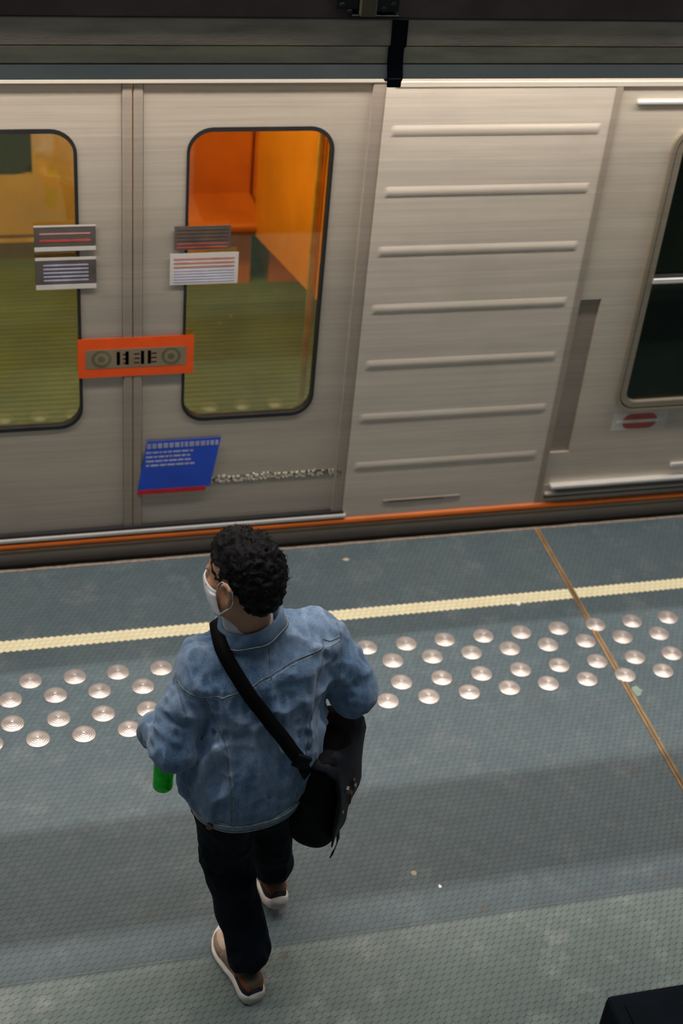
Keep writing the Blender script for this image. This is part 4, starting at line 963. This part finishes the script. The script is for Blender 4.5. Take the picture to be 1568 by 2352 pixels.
# cuffs
for E_, W_2, cf, rr_ in ((EL, WL, 0.95, 0.047), (ER, WR, 0.98, 0.045)):
    ax_ = (W_2 - E_).normalized(); c0 = E_.lerp(W_2, cf) - ax_ * 0.020
    bm = bmesh.new(); lathe(bm, [(rr_ - 0.006, 0.0), (rr_ + 0.004, 0.0), (rr_ + 0.005, 0.006), (rr_ + 0.003, 0.040), (rr_, 0.046), (rr_ - 0.005, 0.044), (rr_ - 0.007, 0.01)], c0, ax_, 28); finish('cuff', bm, M['denim_hem'], jk, True)
# collar: band standing round the neck, folded down outside, open at the front
bm = bmesh.new(); rg = []; cc = Vector((0.690, 2.952, 1.395))
for k in range(45):
    a = math.radians(-90 + (k / 44 - 0.5) * 318); ca, sa = math.cos(a), math.sin(a)
    d_ = UX * ca + VY * sa; bk = max(0, -sa); rx, ry = 0.075, 0.075; rad = 1 / math.sqrt((ca / rx) ** 2 + (sa / ry) ** 2)
    edge_ = max(0.0, abs(k / 44 - 0.5) * 2 - 0.72) / 0.28
    top_ = 0.040 + 0.010 * bk - 0.012 * edge_; fl_ = 0.020 + 0.012 * edge_ + 0.004 * bk
    wv = 0.003 * math.sin(k * 0.9); top_ += 0.014 * ca; cc = Vector((0.690, 2.952, 1.395 + 0.012 * ca))
    rg.append([cc + d_ * (rad - 0.002) + Vector((0, 0, -0.030)), cc + d_ * (rad + 0.001) + Vector((0, 0, top_ - 0.006)), cc + d_ * (rad + 0.006) + Vector((0, 0, top_)),
               cc + d_ * (rad + 0.013) + Vector((0, 0, top_ - 0.005)), cc + d_ * (rad + fl_ * 0.75 + wv) + Vector((0, 0, top_ - 0.024)), cc + d_ * (rad + fl_ + 0.006 + wv) + Vector((0, 0, top_ - 0.044)),
               cc + d_ * (rad + fl_ + 0.001 + wv) + Vector((0, 0, top_ - 0.045)), cc + d_ * (rad + 0.012) + Vector((0, 0, -0.026))])
loft(bm, rg); col_ = finish('collar', bm, M['denim_dark'], jk, True)
bm = bmesh.new(); tube(bm, [r_[5] + Vector((0, 0, 0.006)) - (r_[5] - cc).normalized() * 0.003 for r_ in rg], 0.0011, 5); finish('seam', bm, M['seam_pale'], col_, True)

# trousers
T = Field((0.48, 2.64, 0.04), (1.02, 3.26, 0.93), 0.0052)
T.chain([(0.76, 0.695, 2.895, 0.148, 0.122), (0.84, 0.695, 2.895, 0.150, 0.122), (0.92, 0.70, 2.895, 0.146, 0.115)], PH, 0)
for H_, K_, A_, lo in ((HPL, KL, AL, 0.028), (HPR, KR, AR, 0.040)):
    T.cone(H_ + Vector((0, 0, -0.08)), K_, 0.098, 0.080, 0.03); T.cone(K_, K_.lerp(A_, 0.5), 0.080, 0.074, 0.02); T.cone(K_.lerp(A_, 0.5), A_ + Vector((0, 0, 0.07)), 0.074, 0.067, 0.02)
    T.cone(A_ + Vector((0, 0, 0.07)), A_ + (Vector((-0.002, 0.004, lo + 0.002))), 0.068, 0.064, 0.01)
for f_ in [((0.56, 2.88, 0.56), (0.72, 2.87, 0.50), .016, .009), ((0.57, 2.86, 0.50), (0.73, 2.86, 0.45), .014, -.009), ((0.60, 2.84, 0.44), (0.74, 2.84, 0.40), .014, .007),
           ((0.58, 2.80, 0.72), (0.62, 2.82, 0.52), .016, .007), ((0.68, 2.78, 0.74), (0.70, 2.82, 0.54), .018, -.008), ((0.64, 2.82, 0.30), (0.78, 2.80, 0.27), .013, .006), ((0.65, 2.78, 0.22), (0.78, 2.76, 0.20), .012, -.007),
           ((0.65, 2.76, 0.16), (0.79, 2.76, 0.15), .013, .007), ((0.76, 2.84, 0.72), (0.86, 2.95, 0.55), .018, .008), ((0.80, 2.86, 0.66), (0.89, 2.98, 0.50), .014, -.008), ((0.80, 3.0, 0.36), (0.92, 3.02, 0.33), .014, .007)]: T.fold(*f_)
T.rough((13, 13, 8), 0.007, 13, True); T.rough((30, 30, 20), 0.003, 15, True)
for A_ in (AL, AR): T.cone(A_ + Vector((0, -0.02, -0.12)), A_ + Vector((0, -0.01, -0.010)), 0.060, 0.060, 0.004, cut=True)
fobj('trousers', T, M['trousers'], man, 2)

# shoes
def shoe(heel, yaw, pitch, right=False):
    s_ = -1 if right else 1
    Mx = Matrix.Translation(heel) @ Matrix.Rotation(yaw, 4, 'Z') @ Matrix.Rotation(pitch, 4, 'X')
    L = 0.292
    wl = [(0, .020), (.04, .033), (.12, .040), (.25, .036), (.38, .034), (.55, .043), (.70, .052), (.82, .050), (.92, .038), (.97, .025), (1, .010)]
    cl = [(0, 0), (.3, .002), (.5, 0), (.7, .004), (1, .012)]
    def iw(t): return float(np.interp(t, [a for a, b in wl], [b for a, b in wl]))
    def ic(t): return -s_ * float(np.interp(t, [a for a, b in cl], [b for a, b in cl])) * -1
    def sh(t): return float(np.interp(t, [0, .1, .25, .4, .6, .85, 1], [.050, .046, .036, .028, .026, .026, .032]))
    def uh(t): return float(np.interp(t, [0, .06, .14, .28, .36, .5, .62, .75, .9, 1], [.072, .098, .104, .098, .092, .082, .070, .058, .048, .034]))
    def ring(t, w, z0, z1, fl=0.0, n=20):
        y = t * L; c = ic(t); out = []
        for k in range(n):
            a = 2 * PI * k / n; ca, sa = math.cos(a), math.sin(a)
            out.append(Mx @ Vector((c + w * abs(ca) ** 0.55 * (1 if ca > 0 else -1) * (1 if sa < 0 else 1 - fl * sa), y, z0 + (z1 - z0) * (0.5 + 0.5 * abs(sa) ** 0.6 * (1 if sa > 0 else -1)))))
        return out
    sh_o = empty('shoe', heel); sh_o.parent = man; sh_o.matrix_parent_inverse = parent_world(man).inverted()
    def part(name, ts, wf, z0f, z1f, m, fl=0.0):
        bm = bmesh.new(); loft(bm, [ring(t, wf(t), z0f(t), z1f(t), fl) for t in ts])
        o = finish(name, bm, m, sh_o, True); return o
    rng_ = lambda a, b, n: [a + (b - a) * i / n for i in range(n + 1)]
    ts = [0.0, .008, .02, .045, .08, .13, .2, .27, .34, .42, .5, .58, .66, .74, .8, .86, .91, .95, .98, 1.0]
    def spring(t): return 0.0 if t < .75 else 0.016 * ((t - .75) / .25) ** 2
    part('sole', ts, lambda t: iw(t) + 0.006, lambda t: 0.0 + spring(t), lambda t: sh(t) + spring(t), M['sole'])
    ux = lambda t: max(0.004, iw(t) - 0.001)
    part('heel_counter', [.012, .03, .06, .10, .16, .22, .28, .33], ux, lambda t: .02, lambda t: min(uh(t), .074 + 0.004 * t), M['navy'], .1)
    part('heel_band', [.016, .035, .06, .10, .16, .22, .29, .36], lambda t: ux(t) - .002 * 0 - .0005, lambda t: .06, lambda t: uh(t) - .006, M['orange_suede'], .15)
    part('lining', [.03, .06, .10, .16, .22, .30, .36], lambda t: ux(t) - .004, lambda t: .06, lambda t: uh(t) - .002, M['olive_suede'], .2)
    part('quarter', [.28, .34, .40, .46, .52, .58, .64], ux, lambda t: .02, lambda t: uh(t) - .012 * (t < .5), M['taupe'], .35)
    part('toe_cap', [.62, .68, .74, .80, .86, .91, .95, .975, .99], lambda t: ux(t), lambda t: .02 + spring(t), lambda t: uh(t) - .004 + spring(t) * .5, M['taupe'], .3)
    part('toe_panel', [.60, .66, .72, .78, .84, .90, .94], lambda t: ux(t) * .78, lambda t: .03, lambda t: uh(t) + .001 + spring(t) * .5, M['toe'], .3)
    part('tongue', [.34, .38, .44, .50, .56, .60], lambda t: .022, lambda t: .05, lambda t: uh(t) + .012, M['toe'], .2)
    bm = bmesh.new()
    for t in (.42, .47, .52, .57):
        w_ = .026; c = ic(t); z_ = uh(t) + .010
        tube(bm, [Mx @ Vector((c - w_, t * L - .006, z_ - .020)), Mx @ Vector((c - w_ * .6, t * L, z_ - .001)), Mx @ Vector((c, t * L + .002, z_ + .005)), Mx @ Vector((c + w_ * .6, t * L + .004, z_ - .001)), Mx @ Vector((c + w_, t * L + .008, z_ - .020))], 0.0028, 6)
    finish('laces', bm, M['sole'], sh_o, True)
    return sh_o
shoe(Vector((0.730, 2.722, 0.0)), math.radians(14), 0.0)
shoe(Vector((0.868, 3.035, 0.050)), math.radians(6), math.radians(-9), True)

# ------------------------------------------------------------------ green bottle in his left hand
bt = empty('bottle', BB); tag(bt, 'green plastic bottle held low in the left hand of the man', 'bottle')
bm = bmesh.new(); lathe(bm, [(0.0, 0.004), (0.018, 0.0), (0.026, 0.002), (0.0305, 0.010), (0.0315, 0.02), (0.0305, 0.035), (0.0315, 0.05), (0.0315, 0.13), (0.0305, 0.14), (0.0315, 0.15), (0.0315, 0.175), (0.027, 0.195), (0.015, 0.215), (0.0135, 0.225), (0.0, 0.226)], BB, BA, 32)
finish('shell', bm, M['bottle'], bt, True)
bm = bmesh.new(); lathe(bm, [(0.0165, 0.222), (0.017, 0.224), (0.017, 0.242), (0.0155, 0.245), (0.0, 0.245)], BB, BA, 24); finish('cap', bm, M['cap'], bt, True)

# ------------------------------------------------------------------ shoulder bag
bag = empty('shoulder_bag', (0.93, 2.90, 0.64)); tag(bag, 'black nylon messenger bag hanging at the right hip of the man', 'bag')
BF = Vector((math.sin(math.radians(30)), math.cos(math.radians(30)), 0)); BS = Vector((BF.y, -BF.x, 0)); BC = Vector((0.935, 2.905, 0.80))
G = Field((0.74, 2.66, 0.56), (1.20, 3.20, 1.08), 0.0052)
def bg(s, f, u): return BC + BS * s + BF * f + Vector((0, 0, u))
for u0 in (-0.115, 0.105):
    pass
for i in range(7):
    u = -0.115 + 0.22 * i / 6; th_ = 0.058 - 0.010 * (i / 6)
    hw = 0.125 - 0.015 * (i / 6)
    for f0 in np.linspace(-hw + th_ * 0.5, hw - th_ * 0.5, 5):
        for s0 in (-0.016, 0.016): G.cone(bg(s0, f0, u), bg(s0, f0, u + 0.037), th_ * 0.9, th_ * 0.88, 0.02)
G.fold(bg(-0.05, -0.16, 0.10), bg(0.06, -0.15, -0.08), .018, .008); G.fold(bg(-0.06, -0.15, 0.0), bg(0.03, -0.16, -0.12), .014, -.007); G.fold(bg(0.09, -0.10, 0.10), bg(0.08, 0.0, -0.1), .018, .008); G.fold(bg(0.08, -0.04, 0.12), bg(0.08, 0.02, -0.02), .014, -.007)
G.rough((12, 12, 9), 0.007, 21, True)
gb = fobj('pouch', G, M['bag'], bag, 2)
bm = bmesh.new()     # flap over the outer side
rg = []
for i in range(11):
    f0 = -0.145 + 0.29 * i / 10; row = []
    for s0, u0 in ((-0.05, 0.155), (-0.01, 0.175), (0.035, 0.172), (0.068, 0.150), (0.079, 0.10), (0.083, 0.03), (0.084, -0.04), (0.083, -0.115), (0.078, -0.120), (0.077, -0.04), (0.074, 0.09), (0.060, 0.145), (0.03, 0.165), (-0.01, 0.168)):
        row.append(bg(s0 + 0.005 * math.sin(i * 1.1 + u0 * 20), f0 * (1 - 0.08 * (u0 > 0.14)), u0 + 0.010 * math.sin(i * 0.8)))
    rg.append(row)
loft(bm, rg); fl_o = finish('flap', bm, M['bag_side'], bag, True)
for f0, u0, a_, b_, m_ in ((-0.06, 0.045, .008, .010, 'bag_mark'), (-0.10, -0.01, .006, .006, 'bag_mark'), (0.0, -0.045, .006, .024, 'bag_rust'), (0.02, 0.0, .005, .014, 'bag_rust'), (0.05, -0.05, .007, .010, 'bag_mark')):
    bm = bmesh.new(); c_ = bg(0.089, f0, u0); loft(bm, [[c_ + BF * a_ * x_ + Vector((0, 0, b_ * y_)) + BS * t_ for x_, y_ in ((-1, -1), (1, -.6), (.7, 1), (-.8, .7))] for t_ in (-0.006, 0.0015)]); finish('print', bm, M[m_], fl_o)
bm = bmesh.new()     # loose strap end under the bag
P_ = [bg(0.075, -0.08, -0.10), bg(0.080, -0.085, -0.15), bg(0.074, -0.10, -0.185), bg(0.068, -0.105, -0.20)]
loft(bm, [[p - BF * 0.012, p + BF * 0.012, p + BF * 0.012 + BS * 0.003, p - BF * 0.012 + BS * 0.003] for p in P_]); finish('strap_end', bm, M['bag'], bag)
# crossing strap: over the left shoulder, down the back to the bag, down the chest to the bag's front
def ribbon(pts, normals, wd, th, name, m):
    bm = bmesh.new(); rg = []; n = len(pts)
    for i, p in enumerate(pts):
        t_ = (pts[min(i + 1, n - 1)] - pts[max(i - 1, 0)]).normalized(); nn = normals[i]; sd_ = t_.cross(nn).normalized()
        rg.append([p - sd_ * wd / 2, p + sd_ * wd / 2, p + sd_ * wd / 2 + nn * th, p - sd_ * wd / 2 + nn * th])
    loft(bm, rg); return finish(name, bm, m, bag, True)
nb_ = 34; A0 = (0.598, 1.385); A1 = (0.822, 1.020); pb = []
for i in range(nb_ + 1):
    t_ = i / nb_; pb.append(J.hug(A0[0] + (A1[0] - A0[0]) * t_, A0[1] + (A1[1] - A0[1]) * t_, -1, 0.006))
def smooth(L, k=4):
    for _ in range(k): L = [L[0]] + [(L[i - 1] + L[i] * 2 + L[i + 1]) / 4 for i in range(1, len(L) - 1)] + [L[-1]]
    return L
C0 = (0.605, 1.375); C1 = (0.870, 1.01); pf = []
for i in range(nb_ + 1):
    t_ = i / nb_; q_ = J.hug(C0[0] + (C1[0] - C0[0]) * t_, C0[1] + (C1[1] - C0[1]) * t_, 1, 0.006)
    if pf and (q_ - pf[-1]).length > 0.09: break
    pf.append(q_)
over = []
for i in range(1, 8):                       # across the top of the shoulder
    a = pb[0].lerp(pf[0], i / 8); z = 1.5
    while z > 1.2 and J.sample((a.x, a.y, z)) > 0.007: z -= 0.002
    over.append(Vector((a.x, a.y, max(z, min(pb[0].z, pf[0].z)))))
path = smooth(pb[::-1] + over + pf, 5)
nr = []
for i, p in enumerate(path):
    g = J.grad(p, 0.02); nr.append(g)
nr = smooth(nr, 6); nr = [n_.normalized() for n_ in nr]
path = [p + n_ * 0.004 for p, n_ in zip(path, nr)]
ribbon(path, nr, 0.040, 0.0035, 'strap', M['bag'])
ends = [path[0], path[0].lerp(bg(-0.02, -0.14, 0.14), 0.5) + Vector((0, -0.004, 0)), bg(-0.02, -0.13, 0.135)]
ribbon(ends, [nr[0], nr[0], nr[0]], 0.034, 0.004, 'strap', M['bag'])
bm = bmesh.new(); box(bm, -0.024, 0.024, -0.006, 0.006, -0.022, 0.022, 0, 0.003)
bmesh.ops.transform(bm, matrix=Matrix.Translation(path[1] + nr[0] * 0.004) @ Matrix.Rotation(math.radians(32), 4, 'Y'), verts=bm.verts[:]); finish('buckle', bm, M['bag_side'], bag)
e2_ = [path[-1], path[-1].lerp(bg(-0.03, 0.12, 0.15), 0.5) + Vector((0, 0.01, 0)), bg(-0.02, 0.11, 0.145)]
ribbon(e2_, [nr[-1]] * 3, 0.036, 0.004, 'strap', M['bag'])
